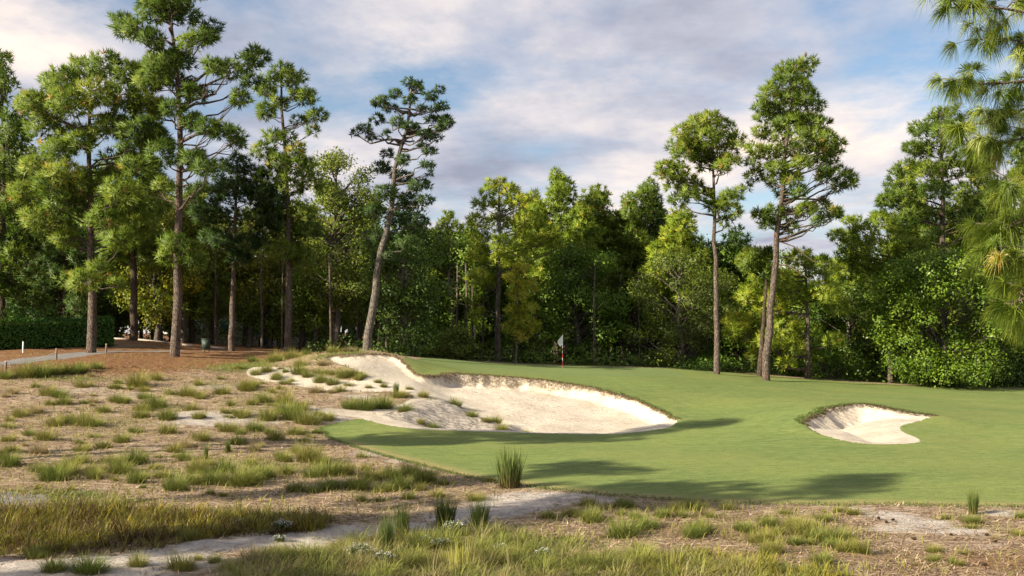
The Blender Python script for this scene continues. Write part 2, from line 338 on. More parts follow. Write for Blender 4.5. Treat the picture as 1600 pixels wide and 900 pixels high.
def base_h(x, y):
    x = np.asarray(x, float); y = np.asarray(y, float); sh = x.shape
    xf = np.clip(x.ravel(), -95, 95); yf = np.clip(y.ravel(), -30, 140); out = np.empty(len(xf))
    for i in range(0, len(xf), 40000):
        a, b = xf[i:i + 40000], yf[i:i + 40000]
        d2 = (a[:, None] - CP[None, :, 0]) ** 2 + (b[:, None] - CP[None, :, 1]) ** 2
        out[i:i + 40000] = tps_kernel(d2) @ TW[:-3] + TW[-3] + a * TW[-2] + b * TW[-1]
    return np.clip(out, -1.0, 4.2).reshape(sh)
_ys = np.arange(8, 120, .1)
def hit(px, py, hf=base_h):
    """the spot on the ground seen at a photo pixel"""
    x = (px - CX) / F * _ys; g = HY + F * (CZ - hf(x, _ys)) / _ys
    i = int(np.argmax(g <= py)) if (g <= py).any() else len(_ys) - 1
    return float(x[i]), float(_ys[i])
def hits(pts): return np.array([hit(*p) for p in pts])

def seg_dist(P, x, y, closed=False, margin=6.0):
    if x.ndim == 1 and len(x) > 2000:
        k = (x > P[:, 0].min() - margin) & (x < P[:, 0].max() + margin) & (y > P[:, 1].min() - margin) & (y < P[:, 1].max() + margin)
        d = np.full(x.shape, margin); 
        if k.any(): d[k] = np.minimum(seg_dist(P, x[k][None], y[k][None], closed)[0], margin)
        return d
    if x.size <= 200:
        a = P if closed else P[:-1]; ab = (np.roll(P, -1, 0) if closed else P[1:]) - a; xf = x.ravel()[:, None]; yf = y.ravel()[:, None]
        t = np.clip(((xf - a[:, 0]) * ab[:, 0] + (yf - a[:, 1]) * ab[:, 1]) / np.maximum((ab ** 2).sum(1), 1e-9), 0, 1)
        return np.hypot(xf - a[:, 0] - t * ab[:, 0], yf - a[:, 1] - t * ab[:, 1]).min(1).reshape(x.shape)
    d = np.full(x.shape, 1e9); n = len(P); m = n if closed else n - 1
    for i in range(m):
        a = P[i]; b = P[(i + 1) % n]; ab = b - a; L2 = max(ab @ ab, 1e-9)
        t = np.clip(((x - a[0]) * ab[0] + (y - a[1]) * ab[1]) / L2, 0, 1)
        d = np.minimum(d, np.hypot(x - a[0] - t * ab[0], y - a[1] - t * ab[1]))
    return d
def inside(P, x, y):
    if x.ndim == 1 and len(x) > 2000:
        k = (x > P[:, 0].min()) & (x < P[:, 0].max()) & (y > P[:, 1].min()) & (y < P[:, 1].max())
        r = np.zeros(x.shape, bool)
        if k.any(): r[k] = inside(P, x[k][None], y[k][None])[0]
        return r
    if x.size <= 200:
        q = np.roll(P, 1, 0); xf = x.ravel()[:, None]; yf = y.ravel()[:, None]; dy = q[:, 1] - P[:, 1]; dy = np.where(abs(dy) < 1e-12, 1e-12, dy)
        c = ((P[:, 1] > yf) != (q[:, 1] > yf)) & (xf < (q[:, 0] - P[:, 0]) * (yf - P[:, 1]) / dy + P[:, 0])
        return (c.sum(1) % 2 == 1).reshape(x.shape)
    r = np.zeros(x.shape, bool); n = len(P); j = n - 1
    for i in range(n):
        xi, yi = P[i]; xj, yj = P[j]
        if abs(yi - yj) > 1e-12:
            r ^= ((yi > y) != (yj > y)) & (x < (xj - xi) * (y - yi) / (yj - yi) + xi)
        j = i
    return r
def smooth_chain(P, it=2):
    for _ in range(it):
        Q = [P[0]]
        for a, b in zip(P[:-1], P[1:]): Q += [a * .75 + b * .25, a * .25 + b * .75]
        P = np.array(Q + [P[-1]])
    return P
# large bunker: far lip from the mound to the right-hand tip, then the low near rim back to the open waste sand
A_far = smooth_chain(hits([(508, 563), (530, 559), (565, 557), (600, 556), (622, 560), (630, 570), (640, 581), (655, 590), (672, 592), (690, 588), (715, 588), (745, 590), (775, 592), (800, 594), (850, 598), (900, 606), (940, 614), (960, 620), (985, 626), (1020, 640), (1045, 652), (1061, 661)]))
A_near = smooth_chain(hits([(1061, 661), (1050, 667), (1030, 671), (985, 677), (940, 679), (880, 678), (800, 675), (700, 673), (640, 670), (600, 664), (575, 657), (550, 651), (515, 649), (498, 643), (510, 637), (545, 640), (590, 641), (622, 634), (640, 625), (650, 617), (620, 612), (570, 613), (520, 610), (470, 605), (420, 596), (390, 588), (382, 580), (400, 573), (450, 574), (480, 580), (520, 592), (562, 597), (574, 588), (548, 575), (522, 567), (508, 563)]))
A_poly = np.concatenate([A_far[:-1], A_near[:-1]])
B_far = smooth_chain(hits([(1262, 671), (1256, 663), (1272, 656), (1284, 652), (1290, 646), (1312, 641), (1345, 637), (1378, 642), (1420, 651), (1463, 656)]))
B_near = smooth_chain(hits([(1463, 656), (1440, 659), (1415, 663), (1404, 668), (1411, 676), (1430, 683), (1441, 689), (1428, 693), (1380, 695), (1330, 692), (1290, 682), (1262, 671)]))
def ragged(P, a):
    g = np.random.default_rng(3); Q = P.copy(); n = len(P); j = g.normal(0, a, (n, 2)); j[0] = j[-1] = 0; return Q + j
A_far = ragged(A_far, .085); B_far = ragged(B_far, .07); A_poly = np.concatenate([A_far[:-1], A_near[:-1]])
B_poly = np.concatenate([B_far[:-1], B_near[:-1]])
ISLE = smooth_chain(hits([(598, 648), (612, 641), (645, 628), (680, 620), (712, 622), (745, 632), (790, 648), (835, 657), (800, 661), (740, 658), (670, 656), (620, 655), (598, 648)]))[:-1]
FW = np.concatenate([hits([(498, 668), (515, 684), (560, 700), (600, 712), (640, 722), (690, 735), (740, 748), (800, 756), (870, 766), (950, 774), (1050, 781), (1150, 787), (1300, 789), (1400, 788), (1500, 791), (1600, 792), (1800, 800)]), [(45, 20), (60, 84), (36, 80.5), (28, 79.8), (20, 79.2), (14, 78.5), (11, 80.2), (-2, 79.5), (-6, 79)], hits([(636, 561)]), hits([(629, 564), (634, 577), (648, 588)]), hits([(700, 620), (560, 655), (520, 662)])])
GREEN = np.array([(-6.3, 66.5), (-4, 64.5), (0, 64.2), (4, 64.8), (8, 66.8), (11, 70), (11.5, 75), (8, 78.3), (2, 78.6), (-3, 78.2), (-5.6, 75), (-6.7, 70)])
GREEN = smooth_chain(np.concatenate([GREEN, GREEN[:1]]))[:-1]
PATH = smooth_chain(hits([(-260, 640), (-120, 606), (0, 585), (60, 577), (130, 562), (200, 553), (240, 547)]), 1)
PATH_C = np.array([(-60, 40), (-45, 49.5), (-33, 56), (-28.5, 59.5), (-26.5, 64.5), (-26, 70), (-25.2, 73.5), (-23.6, 75.2)])
PATH_C = smooth_chain(PATH_C)
PATH2 = smooth_chain(hits([(-300, 760), (-60, 772), (40, 782)]), 1)

_W = R.uniform(0, 6.28, (40, 2)); _dir = R.normal(0, 1, (40, 2)); _dir /= np.linalg.norm(_dir, axis=1, keepdims=True)
def wavy(x, y, scale, k0=0, k=10):
    s = 0
    for i in range(k0, k0 + k):
        f = 2 * math.pi / scale * (.6 + .09 * (i - k0))
        s = s + np.sin((x * _dir[i, 0] + y * _dir[i, 1]) * f + _W[i, 0] + 1.2 * np.sin((x * _dir[i, 1] - y * _dir[i, 0]) * f * .6 + _W[i, 1]))
    return s / k
def sst(t): t = np.clip(t, 0, 1); return t * t * (3 - 2 * t)

def fields(x, y):
    x = np.asarray(x, float); y = np.asarray(y, float)
    f = {}
    f['A'] = inside(A_poly, x, y); f['B'] = inside(B_poly, x, y); f['FW'] = inside(FW, x, y); f['I'] = inside(ISLE, x, y)
    return f
def height(x, y, f=None):
    x = np.asarray(x, float); y = np.asarray(y, float); z = base_h(x, y)
    f = f or fields(x, y)
    sand = f['A'] | f['B']
    dA_f = seg_dist(A_far, x, y); dA_n = seg_dist(A_near, x, y)
    z = z - np.where(f['A'], .50 * (.22 + .78 * sst((x + 5.5) / 2.5)) * np.minimum(sst(dA_f / .45), sst(dA_n / 3.5)), 0)
    dI = seg_dist(ISLE, x, y, True)
    z = z + np.where(f['I'], .42 * sst(dI / 1.6) + .10 * wavy(x, y, 1.1, 20), 0)
    dB_f = seg_dist(B_far, x, y); dB_n = seg_dist(B_near, x, y)
    z = z - np.where(f['B'], .95 * np.minimum(sst(dB_f / 1.3), sst(dB_n / 5.0)), 0)
    # rolled turf lip behind each bunker
    z = z + (.13 * np.exp(-(dA_f / 1.3) ** 2) + .16 * np.exp(-(dB_f / 1.2) ** 2)) * np.where(f['B'] | f['A'], np.clip(1 - np.minimum(dA_f, dB_f) / .3, 0, 1), 1)
    z = z + np.where(sand, .035 * wavy(x, y, 2.6, 10) + .018 * wavy(x, y, .9, 5), 0)
    waste = (~sand) & (~f['FW'])
    dF = seg_dist(FW, x, y, True)
    k = waste * sst(dF / 2.0) * np.where(y > 80, .5, 1)
    z = z + k * (.085 * wavy(x, y, 4.5, 0) + .045 * wavy(x, y, 1.5, 12) + .02 * wavy(x, y, .6, 25))
    z = z + f['FW'] * (.10 * wavy(x, y, 9.0, 15) * sst(dF / 3.0) * np.clip(1 - (np.minimum(dA_f, dB_f) < .01), 0, 1)) * ~sand * sst(np.minimum(np.minimum(dA_f, dA_n), np.minimum(dB_f, dB_n)) / 2.5)
    dp = seg_dist(PATH_C, x, y)
    return z
def gz(x, y): return float(height(np.array([x]), np.array([y]))[0])
def place(px, py):
    x, y = hit(px, py); z = gz(x, y); return Vector((x, y, z))

# patches of bare sand, pine straw and low green on the waste ground: centre pixel and pixel radii
SANDP = [(20, 899, 130, 14, 1.3), (150, 896, 130, 12, 1.3), (270, 880, 90, 10, 1.1), (330, 655, 75, 13, 1), (285, 648, 30, 8, 1), (420, 660, 40, 8, .6), (20, 888, 110, 14, 1.3), (110, 884, 100, 13, 1.3), (190, 876, 90, 13, 1.3), (265, 866, 80, 13, 1.2), (330, 854, 70, 12, 1.2), (400, 848, 60, 12, 1.2), (455, 840, 60, 12, 1.3), (530, 832, 70, 10, 1.3), (480, 850, 30, 10, 1.1),
         (640, 822, 60, 8, 1), (720, 808, 60, 9, 1.2), (760, 800, 60, 10, 1.2), (800, 788, 70, 11, 1.3), (850, 778, 90, 9, 1.2), (940, 782, 60, 6, .8), (700, 806, 40, 6, .7), (1390, 806, 50, 7, 1), (1440, 816, 55, 8, 1), (1490, 832, 55, 8, 1), (1400, 826, 60, 7, .8), (1570, 802, 50, 6, .9), (1540, 855, 80, 8, .55), (1330, 795, 50, 4, .8),
         (590, 709, 50, 5, .8), (640, 720, 45, 5, .8), (680, 732, 40, 4, .7), (520, 655, 40, 8, .9), (480, 640, 40, 10, .7), (120, 610, 90, 10, .55), (200, 618, 70, 8, .55), (60, 620, 60, 8, .5), (250, 700, 90, 6, .5), (100, 705, 80, 6, .5), (560, 620, 40, 6, .7), (440, 590, 40, 8, .8), (300, 585, 40, 4, .5), (1120, 800, 60, 6, .5), (1240, 885, 120, 8, .45), (900, 850, 200, 6, .35), (1100, 855, 150, 6, .4), (330, 745, 80, 6, .35), (500, 760, 100, 8, .4), (330, 605, 70, 8, .6)]
STRAWP = [(180, 566, 130, 13, 1.2), (60, 578, 80, 6, .9), (290, 562, 110, 10, 1.2), (100, 549, 130, 5, 1.1), (220, 550, 90, 9, 1.2), (330, 556, 100, 8, 1), (420, 553, 60, 5, .7), (20, 560, 80, 6, 1), (1560, 880, 120, 16, .5), (1300, 870, 160, 10, .35), (1080, 830, 90, 10, .3)]
TURFP = [(60, 776, 120, 9, 1.1), (160, 785, 80, 7, 1), (870, 846, 40, 6, 1.1), (920, 850, 30, 4, .9), (110, 592, 70, 6, .7), (380, 572, 55, 6, .9), (330, 600, 60, 8, .5), (450, 560, 50, 6, .8), (200, 735, 160, 14, .5), (380, 640, 80, 18, .45), (180, 660, 120, 16, .45), (430, 730, 160, 14, .5), (640, 745, 60, 10, .6), (1270, 830, 90, 12, .5), (1040, 800, 80, 10, .45), (530, 556, 50, 5, .9), (700, 850, 160, 20, .55), (900, 880, 300, 16, .6), (250, 820, 250, 22, .7), (1200, 892, 150, 8, .8), (545, 575, 40, 6, .5)]
def patch_field(P, x, y):
    s = np.zeros(x.shape)
    for px, py, rx, ry, a in P:
        cx, cy = hit(px, py); _, y0 = hit(px, py + ry); _, y1 = hit(px, py - ry)
        wx = rx / F * cy; wy = max((y1 - y0) / 2, .25)
        m = (abs(x - cx) < 2.6 * wx) & (abs(y - cy) < 2.6 * wy)
        s[m] = np.maximum(s[m], a * np.exp(-(((x[m] - cx) / wx) ** 2 + ((y[m] - cy) / wy) ** 2) * .7))
    return s

def build_terrain():
    u = np.concatenate([-np.geomspace(3.2, .56, 26), np.linspace(-.54, .54, 510), np.geomspace(.56, 3.2, 26)])
    ys = [-40.0]
    while ys[-1] < 600:
        y = ys[-1]
        ys.append(y + (2.0 if y < 4 else .6 if y < 12 else .22 if y < 38 else .14 if y < 62 else .28 if y < 80 else .8 if y < 100 else 4 if y < 140 else 30))
    ys = np.array(ys); nu, ny = len(u), len(ys)
    w = np.sqrt(ys ** 2 + 100)
    X = u[None, :] * w[:, None]; Y = np.repeat(ys[:, None], nu, 1)
    x, y = X.ravel(), Y.ravel()
    for P in (A_poly, B_poly):
        d = seg_dist(P, x, y, True); k = np.where(d < .06)[0]
        a = P; b = np.roll(P, -1, 0); ab = b - a
        for i in k:
            t = np.clip(((x[i] - a[:, 0]) * ab[:, 0] + (y[i] - a[:, 1]) * ab[:, 1]) / np.maximum((ab ** 2).sum(1), 1e-9), 0, 1)
            qx = a[:, 0] + t * ab[:, 0]; qy = a[:, 1] + t * ab[:, 1]; j = np.argmin((qx - x[i]) ** 2 + (qy - y[i]) ** 2); x[i], y[i] = qx[j], qy[j]
    f = fields(x, y); z = height(x, y, f)
    dF = seg_dist(FW, x, y, True)
    at = {'sandm': patch_field(SANDP, x, y), 'straw': patch_field(STRAWP, x, y), 'turf': patch_field(TURFP, x, y)}
    at['straw'] = np.maximum(at['straw'], sst((y - 76) / 6) * .9 * sst((-8 - x) / 4))
    at['turf'] = np.maximum(at['turf'], sst((y - 80) / 3) * sst((x + 12) / 4))
    at['dry'] = np.exp(-(dF / .8) ** 2) * (y < 40) + .6 * np.exp(-(seg_dist(A_far, x, y) / .35) ** 2) + .5 * np.exp(-(seg_dist(B_far[len(B_far) // 2:], x, y) / .4) ** 2)
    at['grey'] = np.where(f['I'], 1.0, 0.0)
    shade_grey = patch_field([(450, 580, 70, 10, .8), (560, 615, 60, 6, .6), (585, 575, 60, 16, .8), (520, 640, 40, 8, .6)], x, y); at['grey'] = np.maximum(at['grey'], shade_grey * f['A'])  # partial shade of the upper sand and mound face painted as grey
    idx = np.arange(nu * ny).reshape(ny, nu)
    q = np.stack([idx[:-1, :-1], idx[:-1, 1:], idx[1:, 1:], idx[1:, :-1]], -1).reshape(-1, 4)
    cx, cy = x[q].mean(1), y[q].mean(1)
    code = np.zeros(len(q), int)
    code[inside(FW, cx, cy)] = 1; code[inside(GREEN, cx, cy) & (code == 1)] = 2
    code[inside(A_poly, cx, cy)] = 3; code[inside(B_poly, cx, cy)] = 4
    dp = seg_dist(PATH_C, cx, cy); code[(dp < 1.35) & (code == 0)] = 5
    dp2 = seg_dist(PATH2, cx, cy); code[(dp2 < .55) & (code == 0)] = 6
    names = {0: ('ground', M['ground'], 'sandy waste ground with pine straw, bare sand and thin grass'), 1: ('fairway', M['fairway'], 'mown green fairway sloping around the two bunkers'), 2: ('putting_green', M['green'], 'smooth pale putting green below the flag'),
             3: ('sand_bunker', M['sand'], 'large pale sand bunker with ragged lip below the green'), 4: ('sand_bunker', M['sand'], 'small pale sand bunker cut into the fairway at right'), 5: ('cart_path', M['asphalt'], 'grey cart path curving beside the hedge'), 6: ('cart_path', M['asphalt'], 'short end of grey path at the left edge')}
    co = np.stack([x, y, z], 1).astype(np.float32)
    for c, (nm, m, lab) in names.items():
        qs = q[code == c]
        if not len(qs): continue
        used, inv = np.unique(qs, return_inverse=True); qs = inv.reshape(-1, 4)
        me = bpy.data.meshes.new(nm); me.vertices.add(len(used)); me.vertices.foreach_set('co', co[used].ravel())
        me.loops.add(qs.size); me.loops.foreach_set('vertex_index', qs.ravel().astype(np.int32)); me.polygons.add(len(qs))
        me.polygons.foreach_set('loop_start', np.arange(0, qs.size, 4, dtype=np.int32)); me.polygons.foreach_set('use_smooth', np.ones(len(qs), bool))
        for k, v in at.items():
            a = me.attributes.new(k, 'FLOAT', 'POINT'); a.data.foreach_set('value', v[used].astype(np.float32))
        me.update(); me.materials.append(m)
        o = bpy.data.objects.new(nm, me); COL.objects.link(o); tag(o, lab, None, None, 'structure')
build_terrain()

# ------------------------------------------------------------------ foliage generators
def needle_tufts(mb, C, D, k=14, length=.34, width=.045, tint=None, spread=1.0, droop=0.0, seg=1):
    """k needles spraying from each tuft centre C around direction D"""
    n = len(C)
    if n == 0: return
    d = norm(D[:, None, :] * .9 + R.normal(0, .62 * spread, (n, k, 3)))
    L = length * R.uniform(.65, 1.15, (n, k, 1)); side = norm(np.cross(d, R.normal(0, 1, (n, k, 3)))); fn = np.cross(side, d)
    sg = np.sign((fn * D[:, None, :]).sum(-1, keepdims=True)); side = side * sg; nn = norm(D[:, None, :] + .55 * fn * sg + .25 * d)
    base = C[:, None, :] + d * .04
    tt = np.repeat(np.clip((tint if tint is not None else np.full(n, .5))[:, None] + R.normal(0, .07, (n, k)), 0, 1)[:, :, None], 3 if seg == 1 else 5, 2)
    if seg == 1:
        tip = base + d * L; tip[..., 2] -= droop * L[..., 0]
        v = np.stack([base - side * width * .35, base + side * width * .35, tip], 2)     # a needle bundle: narrow wedge
        v[:, :, 0] += d * L * 0; t = np.arange(n * k * 3).reshape(-1, 3)
    else:
        m = base + d * L * .55; m[..., 2] -= droop * L[..., 0] * .25
        tip = base + d * L * .95; tip[..., 2] -= droop * L[..., 0]
        w = side * width * .5
        v = np.stack([base - w, base + w, m + w, m - w, tip], 2)
        i = np.arange(n * k)[:, None] * 5; t = np.concatenate([i + [0, 1, 2], i + [0, 2, 3], i + [3, 2, 4]])
    mb.add(v.reshape(-1, 3), t, tt.reshape(-1), np.repeat(nn[:, :, None, :], v.shape[2], 2).reshape(-1, 3))

def leaves(mb, C, Nn, size, tint, aspect=.55, out=None):
    n = len(C); ax = norm(np.cross(Nn, R.normal(0, 1, (n, 3)))); bx = np.cross(Nn, ax)
    s = (size * R.uniform(.6, 1.25, n))[:, None]
    v = np.stack([C - ax * s * .5, C + bx * s * aspect * .5 + ax * s * .05, C + ax * s * .5, C - bx * s * aspect * .5 + ax * s * .05], 1)
    v[:, 1] += Nn * s * .08; v[:, 3] += Nn * s * .08
    i = np.arange(n)[:, None] * 4
    mb.add(v.reshape(-1, 3), np.concatenate([i + [0, 2, 1], i + [0, 3, 2]]), np.repeat(np.clip(tint, 0, 1), 4), None if out is None else np.repeat(norm(out * .8 + Nn * .7), 4, 0))

def limb(mb, p0, p1, r0, r1=.015, k=4, sag=.12, n=6, kink=.06):
    p0 = np.asarray(p0, float); p1 = np.asarray(p1, float); t = np.linspace(0, 1, n)[:, None]
    L = np.linalg.norm(p1 - p0); mid = (p0 + p1) / 2 + np.array([0, 0, -sag * L])
    P = (1 - t) ** 2 * p0 + 2 * t * (1 - t) * mid + t ** 2 * p1
    P[1:-1] += R.normal(0, kink * L / n * 2, (n - 2, 3))
    tube(mb, P, r0 + (r1 - r0) * t[:, 0] ** .8, k)
    return P

def twigs(mb, A, B, r0, r1):
    n = len(A); d = norm(B - A); a = norm(np.cross(d, R.normal(0, 1, (n, 3)))); b = np.cross(d, a); rows = []
    for P, r in ((A, r0), (B, r1)):
        for k in range(3):
            th = k * 2.0944; rows.append(P + r * (math.cos(th) * a + math.sin(th) * b))
    v = np.stack(rows, 1); t = []
    for k in range(3):
        k2 = (k + 1) % 3; t += [(k, k2, 3 + k2), (k, 3 + k2, 3 + k)]
    mb.add(v.reshape(-1, 3), (np.arange(n)[:, None, None] * 6 + np.array(t)[None]).reshape(-1, 3), .5)

def trunk_at(tp, z):
    z = np.clip(z, tp[0, 2], tp[-1, 2]); return np.array([np.interp(z, tp[:, 2], tp[:, 0]), np.interp(z, tp[:, 2], tp[:, 1]), z])

def grow(tp, rad, clumps, style, dead=()):
    """returns (trunk MB, crown MB): trunk polyline tp, clumps (x,y,z,R) relative to the base"""
    wood, crown = MB(), MB(); s = style
    n = 14; zz = np.linspace(tp[0, 2], tp[-1, 2], n); pts = np.array([trunk_at(tp, z) for z in zz])
    pts[1:-1, :2] += R.normal(0, rad * .18, (n - 2, 2))
    fr = (zz - zz[0]) / (zz[-1] - zz[0])
    rr = rad * (1 - .80 * fr ** 1.15) ; rr[0] *= 1.35; pts[0, 2] -= .3
    pts = np.insert(pts, 1, pts[0] + (pts[1] - pts[0]) * .22, 0); rr = np.insert(rr, 1, rad * 1.04)
    tube(wood, pts, rr, s.get('sides', 9), .5, True, .05)
    H = tp[-1, 2]; cl = np.asarray(clumps, float)
    if len(cl) == 0: return wood, crown
    TQ, TE = [], []
    for (x, y, z, r) in cl:
        ax = trunk_at(tp, 0)[:2]; a = trunk_at(tp, z); hd = math.hypot(x - a[0], y - a[1])
        z0 = max(z - s.get('rise', .45) * hd - .15 * r, H * s.get('lowest', .25)); p0 = trunk_at(tp, min(z0, H * .99))
        rl = min(rad * .42, .022 + .016 * hd) * s.get('limb', 1.0)
        P = limb(wood, p0, (x, y, z - r * .25), rl, .014, 4, s.get('sag', .10), 6, s.get('kink', .07))
        nt = s.get('twigs', 5); TQ.append(P[R.integers(3, 6, nt)]); TE.append(np.array([x, y, z]) + R.normal(0, .55, (nt, 3)) * r * np.array([1, 1, .6]))
    twigs(wood, np.concatenate(TQ), np.concatenate(TE), .017, .007)
    K = []; Dd = []; T = []
    for (x, y, z, r) in cl:
        m = max(4, int(s['dens'] * r * r)); d = norm(R.normal(0, 1, (m, 3)))
        rad_ = r * R.uniform(.25, 1.0, m) ** .6
        p = d * rad_[:, None] * np.array([1.08, 1.08, s.get('flat', .68)])
        K.append(p + (x, y, z)); dd = norm(d * np.array([1, 1, .8]) + np.array([0, 0, s.get('up', .55)])); Dd.append(dd)
        T.append(np.clip(s.get('tint', .48) + R.normal(0, .10) + R.normal(0, .10, m), 0, .9))
    K = np.concatenate(K); Dd = np.concatenate(Dd); T = np.concatenate(T)
    br = R.random(len(T)) < s.get('brown', .02); T[br] = 1.0
    if s['kind'] == 'needle':
        needle_tufts(crown, K, Dd, s.get('k', 14), s.get('length', .36), s.get('width', .05), T, s.get('spread', 1), s.get('droop', 0), s.get('seg', 1))
    else:
        j = s.get('cluster', 3)
        K2 = np.repeat(K, j, 0) + R.normal(0, s['size'] * .8, (len(K) * j, 3))
        N2 = norm(np.repeat(Dd, j, 0) + R.normal(0, .55, (len(K) * j, 3)))
        leaves(crown, K2, N2, s['size'], np.repeat(T, j) + R.normal(0, .08, len(K) * j), s.get('aspect', .55), np.repeat(Dd, j, 0))
    return wood, crown

PINE = dict(kind='needle', dens=80, k=15, length=.42, width=.085)
YPINE = dict(PINE, tint=.5, flat=.75, up=.7)
DARK = dict(kind='needle', dens=120, k=15, length=.28, width=.075, flat=.55, tint=.4, spread=1.2, up=.3)
LEAF = dict(kind='leaf', dens=80, size=.23, cluster=3, rise=.7, flat=.8, up=.4, sag=-.05, twigs=3, brown=0)

def plant(name, root_loc, wood, crown, bark, leafm, label, cat='tree', group=None, woodname='trunk'):
    t = empty(name, root_loc, label, cat, group)
    if wood.n: wood.build(woodname, M[bark], t, True)
    if crown.n: crown.build('crown', M[leafm], t)
    return t

def at(px, py, y): return np.array([(px - CX) / F * y, y, CZ - (py - HY) / F * y])

def hero(name, base, trunk, clumps, rad_px, style, bark, leafm, label, seed, twin=.6, dead=(), jit=1.2, group=None):
    """tree measured from the photo: base (px,py,distance), trunk and clumps in pixels at that distance, given depth"""
    global R
    R = np.random.default_rng(seed)
    px, py, y = base; b = at(px, py, y); b[2] = gz(b[0], b[1])
    tp = np.array([at(a, c, y) for a, c in trunk]) - b; tp[0, 2] = 0
    tp[:, 1] += np.linspace(0, 1, len(tp)) * R.normal(0, .3)
    order = np.argsort(tp[:, 2]); tp = tp[order]
    cl = []
    xs = np.array([c[0] for c in clumps]); mid = np.median(xs); hw = (xs.max() - xs.min()) / 2 + 1
    for (a, c, r) in clumps:
        rw = r / F * y * jit; fr = min(abs(a - mid) / hw, 1); dep = hw / F * y * math.sqrt(max(.05, 1 - fr * fr))
        dy = R.uniform(-1, 1) * dep * .85
        p = at(a, c, y + dy) - b; cl.append((*p, rw))
        if R.random() < twin:
            p = at(a + R.normal(0, r * .5), c + R.normal(0, r * .4), y - dy * R.uniform(.5, 1)) - b; cl.append((*p, rw * R.uniform(.7, 1)))
    wood, crown = grow(tp, rad_px / F * y, cl, style)
    for chain in dead:
        P = np.array([at(a, c, y + dd) for a, c, dd in chain]) - b
        n = len(P); tube(wood, P, np.linspace(.055, .012, n), 5)
    return plant(name, b, wood, crown, bark, leafm, label, 'tree', group)

def env(cx, cy, rx, ry, n, r, seed, top=1.0):
    """random clump list (pixels) filling an ellipse"""
    g = np.random.default_rng(seed); out = []
    while len(out) < n:
        a, c = g.uniform(-1, 1, 2)
        if a * a + c * c < 1 and (a * a + c * c > .12 or g.random() < .5): out.append((cx + a * rx, cy + c * ry, r * g.uniform(.75, 1.2)))
    return out
def cone(cx, top, bot, hw, n, r, seed):
    g = np.random.default_rng(seed); out = [(cx, top + r * .6, r * .6)]
    for i in range(n):
        f = (i + g.uniform(.1, 1)) / n; y = top + r + f * (bot - top - r)
        w = hw * min(1, (.12 + 1.25 * f ** .8)) * (1 if f < .75 else 1.25 - f * .35)
        out.append((cx + g.uniform(-1, 1) * w, y, r * (.65 + .5 * f) * g.uniform(.8, 1.2)))
    return out

